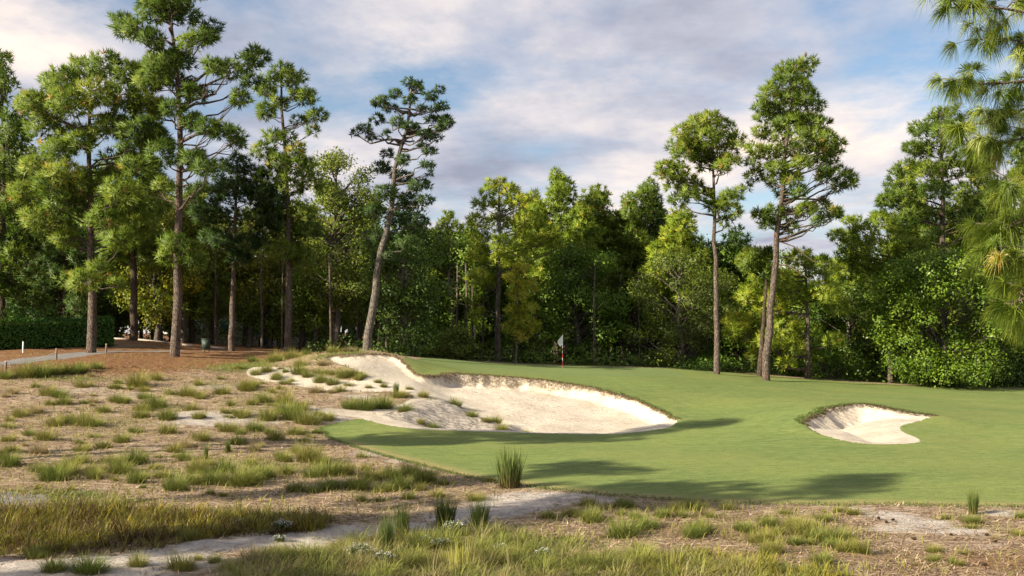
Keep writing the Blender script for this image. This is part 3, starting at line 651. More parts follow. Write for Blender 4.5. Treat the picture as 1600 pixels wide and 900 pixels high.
# ------------------------------------------------------------------ measured trees
def measured_trees():
    hero('pine_tree', (142, 553, 68), [(142, 553), (144, 450), (142, 370), (140, 300), (139, 200), (142, 125)],
         [(75,170,26),(55,158,20),(95,128,25),(130,108,24),(165,102,24),(200,115,24),(230,128,20),(70,198,24),(110,160,26),(150,148,26),(190,152,26),(225,162,22),(90,232,22),(120,212,24),(175,198,24),(215,205,24),(240,215,20),(100,272,24),(75,290,22),(55,262,18),(125,292,20),(180,255,24),(215,260,24),(235,290,22),(190,300,24),(95,320,22),(40,300,20),(165,340,22),(215,345,24),(190,375,20),(130,440,20),(160,425,16),(105,438,14),(185,445,12),(60,340,20),(95,360,20)],
         7.5, dict(PINE, dens=85, kink=.12, twigs=7, tint=.47), 'bark', 'needle', 'broad round crowned pine whose trunk stands in front of the hedge', 11)
    hero('pine_tree', (272, 557, 66), [(272, 557), (277, 450), (280, 360), (283, 260), (281, 200), (278, 130), (270, 60), (262, 10), (262, -40)],
         [(190,36,17),(212,46,18),(240,20,22),(265,12,22),(290,26,20),(240,60,16),(300,66,17),(333,42,13),(320,56,15),(253,92,20),(285,95,17),(245,116,19),(280,130,19),(385,98,18),(405,88,12),(360,110,17),(338,104,15),(395,128,15),(375,152,14),(312,148,15),(345,205,16),(325,200,15),(370,222,13),(300,190,16),(250,170,18),(230,200,20),(255,240,22),(300,250,17),(322,262,15),(240,290,18),(310,300,14),(290,388,17),(265,400,16),(302,408,14),(262,-12,24),(300,-18,20),(225,-5,18)],
         7.5, dict(PINE, dens=90, kink=.16, twigs=8, limb=1.25), 'bark', 'needle', 'tallest pine at left, its top cut off by the frame, long limb reaching right', 12, twin=.65)
    hero('pine_tree', (208, 530, 81), [(208, 530), (207, 440), (204, 360), (202, 290), (204, 230)], [(200,380,24),(180,360,22),(230,372,22),(205,345,24),(190,312,24),(228,330,22),(215,295,22),(180,400,16),(235,402,16),(200,260,22),(175,280,20),(235,265,20),(205,235,18)],
         6.5, PINE, 'bark_dark', 'needle', 'pine with dark rough trunk behind the path, between the two big left pines', 13)
    hero('pine_tree', (362, 550, 76), [(362, 550), (364, 450), (366, 380), (368, 300), (370, 250)], [(370,255,19),(345,270,19),(395,275,19),(330,300,20),(365,300,22),(405,300,19),(425,312,16),(320,335,19),(355,340,20),(395,340,19),(425,346,17),(345,375,17),(385,380,17),(415,375,15),(330,370,15),(370,405,14)],
         5, dict(PINE, tint=.42), 'bark', 'needle_dark', 'shorter dark crowned pine standing between the tall left pines', 14)
    hero('pine_tree', (450, 550, 76), [(450, 550), (452, 450), (452, 350), (447, 260), (443, 180), (440, 105)], [(440,108,13),(425,123,13),(455,123,15),(414,140,13),(480,155,13),(465,148,11),(495,180,12),(435,160,11),(414,176,13),(470,190,11),(490,205,10),(450,215,11),(425,210,12),(465,235,13),(410,236,17),(440,255,19),(470,260,17),(420,280,21),(455,290,21),(485,285,17),(430,320,21),(470,330,19),(445,355,21),(415,340,17),(480,360,17),(440,390,17),(470,400,15)],
         6, dict(PINE, kink=.1), 'bark', 'needle', 'tall narrow pine with thin open top left of the leaning pine', 15, twin=.55)
    hero('pine_tree', (572, 546, 68), [(572, 546), (582, 480), (592, 420), (602, 370), (612, 320), (620, 260), (632, 215), (640, 180), (643, 135)],
         [(640,128,9),(655,136,8),(620,146,11),(686,140,8),(672,150,11),(600,156,11),(640,156,11),(588,160,8),(690,165,11),(610,170,11),(660,170,9),(590,186,11),(570,200,11),(555,208,7),(620,190,10),(640,196,11),(580,215,8),(605,210,8),(696,186,10),(675,186,11),(690,200,8),(702,193,6),(665,210,12),(686,216,7),(671,236,11),(660,226,8),(668,256,10),(672,271,6),(605,240,10),(632,250,12),(598,262,16),(628,276,17),(655,290,17),(604,300,19),(640,312,19),(666,312,12),(585,330,19),(622,342,19),(656,346,16),(595,370,17),(640,380,18),(612,402,16)],
         7, dict(DARK, dens=150, limb=1.5, rise=.25, kink=.16), 'bark_grey', 'needle_dark', 'leaning pine with bent grey trunk and flat ragged dark top', 16, twin=.18, jit=1.0)
    hero('pine_tree', (1120, 585, 74), [(1120, 585), (1120, 480), (1119, 400), (1117, 330), (1115, 260), (1113, 195)],
         [(1110,185,13),(1090,196,15),(1130,196,13),(1066,206,12),(1078,216,15),(1105,216,17),(1130,220,15),(1056,230,12),(1070,240,15),(1095,240,15),(1125,240,15),(1150,215,10),(1155,230,10),(1140,254,12),(1100,258,12),(1130,262,10),(1040,260,12),(1060,270,14),(1034,271,8),(1080,285,12),(1055,290,12),(1075,300,12),(1140,310,14),(1125,322,12),(1150,330,10),(1135,346,10),(1155,297,5),(1166,290,5),(1098,304,11),(1060,312,12)],
         5, dict(PINE, dens=95, kink=.12, limb=1.3), 'bark', 'needle', 'tall pine with long straight bare trunk and rounded crown right of the green', 17, twin=.45)
    hero('pine_tree', (1197, 594, 73), [(1197, 594), (1203, 500), (1210, 420), (1215, 365), (1222, 300), (1228, 220), (1236, 150), (1243, 100)],
         [(1226,106,10),(1245,103,12),(1258,116,9),(1235,121,13),(1214,131,10),(1250,136,13),(1200,146,12),(1230,149,13),(1262,151,12),(1190,166,10),(1215,171,15),(1250,171,15),(1275,166,12),(1195,186,13),(1230,191,15),(1265,191,15),(1285,191,10),(1188,206,12),(1215,211,15),(1250,213,15),(1280,211,13),(1295,216,10),(1180,231,12),(1205,236,15),(1240,236,15),(1275,231,13),(1300,236,12),(1312,222,7),(1180,251,12),(1215,261,15),(1250,256,13),(1285,251,12),(1180,273,12),(1210,281,13),(1240,281,12),(1225,301,12),(1250,301,10),(1290,276,12),(1310,271,12),(1326,276,10),(1310,291,10),(1330,286,8),(1190,336,10),(1210,331,13),(1235,336,12),(1260,326,12),(1285,321,12),(1305,336,8),(1200,351,10),(1240,356,10),(1275,346,8)],
         6.2, dict(PINE, dens=95, kink=.1, limb=1.2), 'bark', 'needle', 'tallest pine on the right with pointed open crown and dead lower limbs', 18, twin=.5,
         dead=[[(1212, 375, 0), (1240, 385, -.5), (1270, 408, -1), (1305, 414, -1.4)], [(1213, 415, 0), (1230, 414, -.5), (1255, 430, -1), (1290, 455, -1.4)], [(1212, 404, 0), (1250, 400, .4)]])
    hero('pine_tree', (1186, 592, 77), [(1186, 592), (1192, 530), (1196, 440), (1198, 400)], env(1190, 420, 22, 25, 6, 14, 3), 4.5, PINE, 'bark_dark', 'needle', 'thin dark trunk close behind the tallest right pine', 19)
    hero('pine_tree', (1476, 606, 86), [(1476, 606), (1474, 480), (1472, 300), (1470, 168)],
         [(1470,176,10),(1455,191,12),(1490,186,12),(1440,206,12),(1475,206,15),(1510,201,12),(1430,231,14),(1460,231,15),(1500,231,15),(1530,226,12),(1415,261,15),(1398,274,10),(1450,266,17),(1490,266,17),(1530,256,15),(1546,266,10),(1420,300,18),(1460,300,18),(1500,300,18),(1390,312,15),(1440,332,20),(1480,335,20),(1378,342,15),(1520,322,17),(1410,352,18),(1460,365,18),(1500,362,18),(1530,350,16),(1550,300,14)],
         6, dict(PINE, tint=.52), 'bark', 'needle', 'full pine rising behind the glossy magnolia at right', 20)
    hero('pine_tree', (1391, 604, 82), [(1391, 604), (1391, 480), (1389, 400), (1385, 340)], [(1380,345,16),(1350,365,16),(1410,365,16),(1330,385,14),(1370,385,18),(1405,395,18),(1435,385,14),(1345,410,16),(1385,420,16),(1420,420,14),(1318,402,12),(1360,440,14),(1400,448,12),(1372,465,10),(1340,350,13),(1310,370,12)],
         4.5, YPINE, 'bark', 'needle_yellow', 'yellow green pine with bare lower trunk left of the magnolia', 21)
    hero('pine_tree', (1262, 598, 80), [(1262, 598), (1260, 500), (1255, 400)],
         [(1180,402,18),(1250,402,16),(1282,420,20),(1230,432,20),(1190,432,18),(1170,462,18),(1210,466,20),(1250,462,20),(1290,456,20),(1150,502,16),(1185,497,18),(1225,506,18),(1310,482,16),(1160,526,14),(1200,532,16),(1240,540,16),(1300,532,14),(1180,556,12),(1225,566,12),(1270,556,12),(1150,515,12)],
         4.5, dict(YPINE, lowest=.08, rise=.3), 'bark', 'needle_yellow', 'low branching bright young pine behind the tall right pines', 22)
    hero('pine_tree', (777, 571, 84), [(777, 571), (779, 460), (781, 360), (781, 278)],
         [(780,286,10),(765,300,12),(796,298,12),(755,320,14),(786,322,15),(810,315,12),(832,306,8),(746,346,14),(776,350,17),(806,346,15),(836,346,15),(750,376,15),(786,380,17),(816,376,15),(846,376,14),(745,402,12),(780,406,14),(826,402,14),(862,366,12),(870,385,10),(750,432,12),(745,490,11),(738,470,8),(765,440,10)],
         5.5, YPINE, 'bark_grey', 'needle_yellow', 'bright yellow green pine with pointed top left of the flag', 23, twin=.5)
    hero('pine_tree', (806, 573, 81), [(806, 573), (808, 500), (812, 415)], [(815,422,10),(800,437,11),(826,447,11),(810,462,11),(826,482,11),(815,502,11),(798,512,10),(832,507,10),(815,526,9),(800,485,9)],
         2.2, dict(YPINE, tint=.72, lowest=.1), 'bark_grey', 'needle_yellow', 'slender yellow sapling in front of the bright pine left of the flag', 24)
    for i, (cx, top, bot, hw, y, lab, m, tn) in enumerate([
        (870, 262, 470, 52, 92, 'bushy topped pine rising above the flag', 'needle_yellow', .40), (935, 288, 470, 46, 95, 'dark green pine behind and right of the flag', 'needle', .45),
        (905, 312, 480, 38, 90, 'lower pine between the two pointed ones above the flag', 'needle_yellow', .36), (985, 300, 470, 46, 94, 'blunt topped pine in the middle of the back row', 'needle', .50), (1015, 278, 450, 40, 97, 'pine whose top touches the crown of the straight tall pine', 'needle', .45),
        (1062, 318, 470, 44, 90, 'rounded yellow green pine behind the straight bare trunk', 'needle_yellow', .42), (1150, 350, 520, 50, 92, 'dark pine filling the gap between the two tall right pines', 'needle_dark', .45), (700, 328, 520, 42, 93, 'bright green pine beside the leaning pine', 'needle_yellow', .32),
        (735, 345, 500, 30, 97, 'small topped pine left of the bright pointed pine', 'needle', .5), (1330, 360, 540, 48, 93, 'soft yellow pine behind the dead limbs', 'needle_yellow', .45), (1560, 300, 560, 44, 90, 'pine with thin pale trunk at the right edge', 'needle', .5), (830, 300, 470, 34, 95, 'pine shoulder to shoulder with the bright pointed one', 'needle_yellow', .40),
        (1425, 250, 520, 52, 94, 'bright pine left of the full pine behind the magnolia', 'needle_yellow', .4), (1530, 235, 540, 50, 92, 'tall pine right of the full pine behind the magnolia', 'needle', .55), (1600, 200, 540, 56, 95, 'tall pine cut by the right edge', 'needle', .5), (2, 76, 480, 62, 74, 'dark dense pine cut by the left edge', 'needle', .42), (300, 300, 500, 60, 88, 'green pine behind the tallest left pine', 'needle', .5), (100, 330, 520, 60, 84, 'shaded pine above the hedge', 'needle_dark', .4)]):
        gy = 0; b = at(cx, HY, y); gzz = gz(b[0], b[1]); bpy_ = HY + F * (CZ - gzz) / y
        hero('pine_tree', (cx, bpy_, y), [(cx, bpy_), (cx + 3, (top + bpy_) / 2), (cx, top + 4)], cone(cx, top, bot, hw, 74 if cx < 50 else 44 if y < 85 else 42, 16 if y < 85 else 16, 100 + i), 5, dict(PINE, tint=tn, flat=.75, dens=46, k=11, width=.12, twigs=2), 'bark_dark', m, lab, 200 + i, twin=.7)
    # broadleaf trees
    def leafy(cx, cy, rx, ry, n, r, y, lab, m, seed, bark='bark_grey', name='broadleaf_tree', rad=5, **kw):
        b = at(cx, HY, y); g = gz(b[0], b[1]); bp = HY + F * (CZ - g) / y
        return hero(name, (cx, bp, y), [(cx, bp), (cx + 4, (bp * 2 + cy) / 3), (cx - 3, cy + ry * .1), (cx, cy - ry * .8)], env(cx, cy, rx, ry, n, r, seed), rad, dict(LEAF, **kw), bark, m, lab, seed, twin=.6)
    leafy(1062, 485, 88, 88, 62, 15, 84, 'rounded olive green broadleaf tree right of the flag', 'leaf_olive', 31, dens=85, size=.19, lowest=.05)
    leafy(900, 470, 70, 95, 50, 17, 88, 'dark green broadleaf tree directly behind the flag', 'leaf_green', 32, lowest=.05, tint=.42)
    leafy(525, 370, 66, 128, 60, 17, 86, 'olive oak with pale spreading limbs behind the leaning pine', 'leaf_olive', 33, limb=2.4, dens=85, kink=.14, twigs=6)
    leafy(632, 440, 60, 120, 56, 17, 76, 'dense dark holly clothing the leaning pine', 'leaf_dark', 34, lowest=.05, dens=75, tint=.6)
    leafy(245, 438, 62, 58, 44, 15, 84, 'small tree with yellowing leaves behind the dark trunk', 'leaf_yellow', 35, dens=85, tint=.45)
    leafy(330, 420, 50, 80, 36, 16, 92, 'light green broadleaf tree behind the short dark pine', 'leaf_olive', 36, dens=85, tint=.7)
    leafy(420, 470, 60, 60, 36, 14, 90, 'yellow green understory tree left of the narrow pine', 'leaf_yellow', 37, dens=80, tint=.35)
    leafy(490, 470, 50, 55, 30, 14, 88, 'green understory tree beside the narrow pine trunk', 'leaf_green', 38, dens=80, tint=.8)
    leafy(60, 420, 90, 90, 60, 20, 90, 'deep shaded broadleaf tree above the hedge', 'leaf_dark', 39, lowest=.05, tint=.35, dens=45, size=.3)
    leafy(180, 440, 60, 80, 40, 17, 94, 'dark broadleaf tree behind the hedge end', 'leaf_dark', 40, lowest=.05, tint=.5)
    leafy(705, 450, 45, 95, 44, 16, 90, 'mid green tree between the leaning pine and the bright pine', 'leaf_green', 41, lowest=.05, tint=.5)
    leafy(1130, 470, 55, 95, 44, 17, 92, 'dark tree filling the space behind the straight trunk', 'leaf_green', 42, lowest=.05, tint=.38)
    leafy(1330, 520, 60, 75, 40, 16, 88, 'shaded tree between the young pine and the magnolia', 'leaf_dark', 43, lowest=.03, tint=.55)
    leafy(970, 430, 50, 90, 40, 17, 96, 'dark tree in the back row right of the flag', 'leaf_green', 44, lowest=.05, tint=.4)
    leafy(835, 500, 46, 62, 40, 12, 86, 'dark green dogwood with layered branches left of the flag', 'leaf_green', 45, flat=.28, lowest=.03, dens=85, tint=.55, rad=2)
    leafy(720, 535, 36, 26, 22, 10, 82, 'low pale leaved shrub at the left end of the green', 'leaf_olive', 46, flat=.4, lowest=.03, dens=90, rad=1.6, name='shrub')
    leafy(655, 522, 34, 34, 22, 11, 84, 'small spreading dogwood behind the bunker mound', 'leaf_green', 47, flat=.35, lowest=.03, dens=80, rad=2, tint=.6)
    leafy(1475, 500, 122, 108, 185, 17, 80.5, 'big glossy leaved magnolia sweeping to the ground at right', 'leaf_glossy', 48, size=.24, cluster=4, dens=54, limb=.5, twigs=2, lowest=.02, aspect=.5, name='magnolia_tree', tint=.62, up=.6)
    leafy(1585, 540, 60, 72, 44, 17, 86, 'dark glossy shrubbery at the right edge beside the magnolia', 'leaf_dark', 49, lowest=.02, tint=.6)
    leafy(1110, 578, 50, 14, 18, 9, 80, 'low pale flowering shrub at the foot of the straight pine', 'leaf_green', 50, lowest=.02, rad=1.5, name='shrub', tint=.45)
    leafy(1290, 575, 60, 24, 26, 11, 83, 'low green shrub under the young pine', 'leaf_green', 51, lowest=.02, rad=1.5, name='shrub', tint=.6)
    leafy(130, 400, 70, 70, 40, 18, 87, 'green tree filling the space under the broad round pine', 'leaf_green', 53, tint=.75)
    leafy(285, 380, 50, 70, 36, 17, 86, 'olive tree directly behind the tallest left pine', 'leaf_olive', 54, tint=.8)
    leafy(390, 400, 46, 70, 34, 17, 89, 'bright olive tree between the short dark pine and the narrow pine', 'leaf_olive', 55, tint=.85)
    leafy(470, 420, 40, 80, 34, 16, 91, 'yellow green tree right of the narrow pine', 'leaf_olive', 56, tint=.85)
    leafy(560, 420, 44, 100, 40, 17, 92, 'green tree between the oak and the leaning pine', 'leaf_green', 57, tint=.8)
    leafy(765, 470, 40, 80, 36, 16, 93, 'green tree behind the trunk of the bright pine', 'leaf_green', 58, tint=.6, lowest=.05)
    leafy(1215, 470, 60, 80, 40, 17, 90, 'green tree behind the trunks of the two tall right pines', 'leaf_green', 59, tint=.6, lowest=.05)
    leafy(40, 492, 46, 14, 16, 9, 78, 'loose green shrub poking above the hedge', 'hedge_leaf', 52, lowest=.02, rad=1.5, name='shrub', tint=.6)
measured_trees()

# near longleaf pine just outside the right edge, its boughs hanging into view
def near_pine():
    global R
    R = np.random.default_rng(77)
    y = 27.0; bx = (1735 - CX) / F * y; b = np.array([bx, y, gz(bx, y)])
    tp = np.array([(0, 0, 0), (.05, .1, 5), (-.1, .2, 9), (-.2, .2, 13.5)])
    wood, crown = MB(), MB()
    pts = np.array([trunk_at(tp, z) for z in np.linspace(0, 13.5, 16)]); tube(wood, pts, np.linspace(.21, .05, 16), 10, .5, True, .04)
    # boughs: pixel paths with depth, ending in sprays
    boughs = [([(1735, 90), (1650, 30), (1560, 10), (1480, 12)], .0), ([(1735, 150), (1640, 120), (1560, 132), (1490, 128)], -.5), ([(1735, 170), (1640, 150), (1560, 190), (1510, 195)], .5),
              ([(1735, 130), (1660, 90), (1590, 60), (1530, 62)], .8), ([(1735, 250), (1660, 210), (1600, 215), (1560, 225)], .2), ([(1735, 300), (1660, 270), (1600, 285), (1565, 300)], -.6),
              ([(1735, 350), (1660, 320), (1600, 345), (1560, 360)], .4), ([(1735, 420), (1660, 385), (1610, 400), (1560, 415)], 0), ([(1735, 470), (1670, 440), (1620, 455), (1575, 480)], -.4), ([(1735, 40), (1660, -10), (1600, -20), (1540, -15)], .5), ([(1735, 360), (1680, 330), (1640, 420), (1610, 500)], .6)]
    C, D = [], []
    for path, dd in boughs:
        P = np.array([at(a, c, y + dd * (i / 1.5)) for i, (a, c) in enumerate(path)]) - b
        Q = smooth_chain(P, 2); tube(wood, Q, np.linspace(.05, .014, len(Q)), 5, .5)
        for k in range(17):
            t = R.uniform(.30, 1.0); i = int(t * (len(Q) - 1)); p = Q[i]
            e = p + R.normal(0, 1, 3) * np.array([.42, .5, .26]) * (1.1 - .4 * t) + np.array([-.12, 0, .05])
            tube(wood, np.array([p, (p + e) / 2 + (0, 0, .05), e]), np.array([.016, .012, .009]), 4)
            C.append(e); D.append(norm(e - p + np.array([0, 0, .12])))
            if R.random() < .6: C.append((p + e) / 2 + R.normal(0, .06, 3)); D.append(norm(e - p + R.normal(0, .3, 3)))
        C.append(Q[-1]); D.append(norm(Q[-1] - Q[-3]))
    C, D = np.array(C), np.array(D)
    needle_tufts(crown, C, norm(D + np.array([0, 0, -.25])), 105, .46, .011, np.where(R.random(len(C)) < .04, .95, R.uniform(.35, .8, len(C))), .85, .62, 2)
    plant('longleaf_pine', b, wood, crown, 'bark', 'needle_long', 'near longleaf pine whose drooping long needled boughs hang in from the right edge', 'tree')
near_pine()

# ------------------------------------------------------------------ copied trees: back row of the wood, and pines left of the view that throw the shadows
def copy_tree(src, loc, rz, s, label, group):
    r = src.copy(); COL.objects.link(r); r.location = loc; r.rotation_euler = (0, 0, rz); r.scale = s; r['label'] = label; r['group'] = group; r['category'] = 'tree'
    for ch in src.children:
        c = ch.copy(); COL.objects.link(c); c.parent = r
    return r
def templates():
    global R
    T = []
    for i in range(3):
        R = np.random.default_rng(300 + i); H = 17.0
        cl = []
        for k in range(46):
            f = R.uniform(0, 1); w = (.5 + 2.6 * f ** .7) * R.uniform(.2, 1); a = R.uniform(0, 6.28); cl.append((w * math.cos(a), w * math.sin(a), H - .5 - f * 10, R.uniform(.7, 1.1)))
        T.append(('pine_tree', *grow(np.array([(0, 0, 0), (.2, .1, 8), (0, 0, H)]), .22, cl, dict(PINE, dens=60, k=14, width=.09, tint=.48)), 'bark_dark', ('needle', 'needle_yellow', 'needle')[i]))
    for i in range(3):
        R = np.random.default_rng(320 + i); H = 13.0; cl = []
        while len(cl) < 60:
            p = R.uniform(-1, 1, 3)
            if p @ p < 1: cl.append((p[0] * 3.6, p[1] * 3.6, 6.6 + p[2] * 6, R.uniform(.8, 1.2)))
        T.append(('broadleaf_tree', *grow(np.array([(0, 0, 0), (.15, .1, 5), (0, 0, H * .8)]), .2, cl, dict(LEAF, dens=60, size=.30, lowest=.06)), 'bark_dark', ('leaf_green', 'leaf_dark', 'leaf_olive')[i]))
    for i in range(2):
        R = np.random.default_rng(340 + i); H = 20.0; cl = []
        for k in range(26):
            f = R.uniform(0, 1); w = (.6 + 2.3 * math.sin(math.pi * min(1, .15 + f * .9))) * R.uniform(.2, 1); a = R.uniform(0, 6.28); cl.append((w * math.cos(a), w * math.sin(a), H - .4 - f * 9, R.uniform(.7, 1.1)))
        T.append(('pine_tree', *grow(np.array([(0, 0, 0), (.2, .1, 9), (0, 0, H)]), .27, cl, dict(PINE, dens=60, k=14, width=.09)), 'bark', 'needle'))
    return T
ORD = 'first second third fourth fifth sixth seventh eighth ninth tenth eleventh twelfth thirteenth fourteenth fifteenth sixteenth seventeenth eighteenth nineteenth twentieth'.split()
def px_of(o): return CX + F * o.location.x / o.location.y
def single_out(objs):
    """things alike in look and region: say which row and which one from the left"""
    by = {}
    for o in objs: by.setdefault(o['label'], []).append(o)
    for lab, L in by.items():
        if len(L) < 2: continue
        head, tail = lab.split(' | ') if ' | ' in lab else (lab, '')
        rows = [(L, '')]
        if len(L) > 7:
            m = sorted(o.location.y for o in L); a, b = m[len(L) // 3], m[2 * len(L) // 3]
            rows = [([o for o in L if o.location.y < a], ', near row'), ([o for o in L if a <= o.location.y < b], ', middle row'), ([o for o in L if o.location.y >= b], ', far row')]
        for row, txt in rows:
            for k, o in enumerate(sorted(row, key=px_of)):
                o['label'] = f"{head}, {ORD[min(k, 19)] + ' from left' if len(row) > 1 else 'the only one'}{txt}{', ' + tail if tail else ''}"
    for o in objs: o['label'] = o['label'].replace(' | ', ' ').replace(', the only one, ', ', lone one in ')
def wood_rows():
    T = templates(); first = {}; made = []
    g = np.random.default_rng(5)
    def put(i, x, y, s, label, group):
        nm, w, c, bk, lf = T[i]; loc = (x, y, gz(x, y)); rz = g.uniform(0, 6.28); sc = (s * g.uniform(.9, 1.1),) * 2 + (s,)
        if i not in first:
            t = plant(nm, loc, w, c, bk, lf, label, 'tree', group); t.rotation_euler = (0, 0, rz); t.scale = sc; first[i] = t
        else: t = copy_tree(first[i], loc, rz, sc, label, group)
        if 'beyond' not in label: made.append(t)
    # shadow throwers beyond the left edge
    for x, y, i, s in ((-20, 30.3, 6, .86), (-25.5, 28.5, 7, .95), (-20, 19.4, 7, .69), (-18, 14.1, 6, .83), (-22, 12.0, 7, .80), (-30, 3.0, 7, .80)):
        put(i, x, y, s, 'tall pine standing beyond the left edge whose shadow falls on the fairway', 'pines beyond the left edge')
    # back rows; heights follow the skyline of the photo
    sky_px = [-200, 0, 200, 300, 420, 520, 600, 680, 720, 800, 900, 1000, 1060, 1150, 1240, 1330, 1420, 1500, 1600, 1800]
    sky_py = [150, 210, 250, 300, 330, 290, 320, 345, 370, 340, 330, 330, 350, 400, 400, 390, 340, 300, 330, 300]
    for y, step in ((99, 62), (107, 52), (116, 46)):
        px = -190.0
        while px < 1790:
            xx = px + g.uniform(-18, 18); top = np.interp(xx, sky_px, sky_py) + g.uniform(0, 55) + (25 if y < 100 else 0)
            X = (xx - CX) / F * y; z = gz(X, y); hgt = CZ + (HY - top) / F * y - z
            leafy = g.random() < (.6 if y < 105 else .4); i = int(g.integers(3, 6)) if leafy else int(g.integers(0, 3))
            s = hgt / (13.2 if leafy else 17.2)
            side = ('above the hedge' if xx < 110 else 'behind the dark rough trunk' if xx < 240 else 'behind the tallest left pine' if xx < 340 else 'behind the short dark pine' if xx < 420 else 'behind the narrow open pine' if xx < 500 else 'behind the spreading oak' if xx < 575 else 'behind the leaning pine' if xx < 670
                    else 'left of the bright pointed pine' if xx < 760 else 'behind the bright pointed pine' if xx < 840 else 'behind the flag' if xx < 930 else 'right of the flag' if xx < 1010 else 'behind the rounded olive tree' if xx < 1100 else 'behind the two tall right pines' if xx < 1240 else 'behind the dead limbs' if xx < 1350 else 'behind the magnolia' if xx < 1480 else 'at the right edge')
            side = ('in the first back row ' if y < 100 else 'in the middle back row ' if y < 110 else 'in the last row ') + side
            put(i, X, y + g.uniform(-2.5, 2.5), s, f"{'leafy tree' if leafy else 'pine'} {side}", f"{'leafy trees' if leafy else 'pines'} {side}")
            px += step
    # slim bare trunks that stand in the dark of the wood at left and centre
    R2 = np.random.default_rng(8); slim = None
    for k in range(34):
        px = R2.uniform(330, 760) if k < 26 else R2.uniform(760, 1000); y = R2.uniform(83, 97); X = (px - CX) / F * y; loc = (X, y, gz(X, y))
        lab = 'slim trunk standing in the dark wood behind the bunker mound' if px > 480 else 'slim pale trunk in the wood left of the bunker mound'
        if px > 680: lab = 'slim trunk in the dark wood behind the green'
        if slim is None:
            m = MB(); tube(m, [(0, 0, -.2), (.05, 0, 2.5), (0, .05, 5), (.05, 0, 7.5)], [.13, .11, .09, .05], 7, .5, True, .05)
            for q in range(7):
                z = 3 + q * .6; a = q * 2.4; limb(m, (0, 0, z), (1.2 * math.cos(a), 1.2 * math.sin(a), z + .7), .03, .01)
            slim = m.build('tree_trunk', M['bark'], None, True); o = slim
        else: o = slim.copy(); COL.objects.link(o)
        o.location = loc; o.rotation_euler = (R2.normal(0, .02), R2.normal(0, .02), R2.uniform(0, 6)); s = R2.uniform(.6, 1.2); o.scale = (s, s, 1)
        tag(o, lab, 'tree', lab.replace('slim', 'slim trunks:', 1)); made.append(o)
    single_out(made)
wood_rows()

def distant_wood():
    """closed mass of leaves and trunks far behind the rows"""
    global R
    R = np.random.default_rng(9); m = MB()
    n = 26000; px = R.uniform(-500, 2100, n); y = R.uniform(122, 140, n); x = (px - CX) / F * y
    top = np.interp(px, [-500, 0, 300, 600, 720, 900, 1060, 1150, 1330, 1500, 2100], [15, 17, 13.5, 12.5, 10.5, 12, 11, 8.5, 9, 12.5, 13]) + 1.5 * np.sin(px / 23.0) + .9 * np.sin(px / 9.0 + 1)
    z = base_h(x, y) + top * R.uniform(0, 1, n) ** .8
    leaves(m, np.stack([x, y, z], 1), norm(R.normal(0, 1, (n, 3)) + np.array([-.3, -.6, .5])), .95, R.uniform(.1, .8, n), .7)
    for k in range(150):
        a = R.uniform(-500, 2100); yy = R.uniform(118, 136); xx = (a - CX) / F * yy; zz = float(base_h(np.array([xx]), np.array([yy]))[0]); tube(m, [(xx, yy, zz - .3), (xx + .1, yy, zz + 8)], [.2, .1], 5, .1)
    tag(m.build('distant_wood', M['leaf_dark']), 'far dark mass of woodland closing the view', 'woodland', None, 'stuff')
distant_wood()
def undergrowth():
    global R
    R = np.random.default_rng(19); m = MB(); n = 24000; px = R.uniform(480, 1750, n); y = R.uniform(81.5, 97, n)
    px[:9000] = R.uniform(-150, 480, 9000); y[:9000] = R.uniform(93, 112, 9000); x = (px - CX) / F * y
    k = seg_dist(FW, x, y, True, 4) > .8; k &= ~inside(FW, x, y); x, y = x[k], y[k]; n = len(x)
    h = np.clip(.9 + 1.0 * wavy(x, y, 3.5, 4) + .04 * (y - 82) + 1.6 * (px[k] < 480) * (y > 92), .15, 4.2); z = base_h(x, y) + h * R.uniform(0, 1, n) ** .8
    leaves(m, np.stack([x, y, z], 1), norm(R.normal(0, .6, (n, 3)) + np.array([-.2, -.4, .8])), .26, R.uniform(.2, .9, n), .6)
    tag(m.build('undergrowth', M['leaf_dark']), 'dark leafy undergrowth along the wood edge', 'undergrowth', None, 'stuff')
undergrowth()

# ------------------------------------------------------------------ grass tufts, reeds, herbs
def blades(mb, O, az, lean, L, w, droop, tint=(0, 1), tj=.12):
    """bent tapering grass blades: root O, heading az, lean from upright, length, width"""
    n = len(O); one = np.ones(n); lean = lean * one; L = L * one; w = w * one; droop = droop * one
    h = np.stack([np.cos(az), np.sin(az), np.zeros(n)], 1); side = np.stack([-np.sin(az), np.cos(az), np.zeros(n)], 1)
    rows, cols = [], []; tj_ = R.normal(0, tj, n)
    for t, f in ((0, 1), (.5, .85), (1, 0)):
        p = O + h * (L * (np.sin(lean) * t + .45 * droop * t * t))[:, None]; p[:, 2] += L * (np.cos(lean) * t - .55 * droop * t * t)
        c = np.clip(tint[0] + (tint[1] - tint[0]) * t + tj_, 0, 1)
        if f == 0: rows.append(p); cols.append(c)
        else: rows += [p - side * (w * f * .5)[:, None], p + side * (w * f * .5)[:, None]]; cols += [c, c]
    v = np.stack(rows, 1); c = np.stack(cols, 1); T = np.array([(0, 1, 3), (0, 3, 2), (2, 3, 4)])
    mb.add(v.reshape(-1, 3), (np.arange(n)[:, None, None] * 5 + T[None]).reshape(-1, 3), c.reshape(-1))

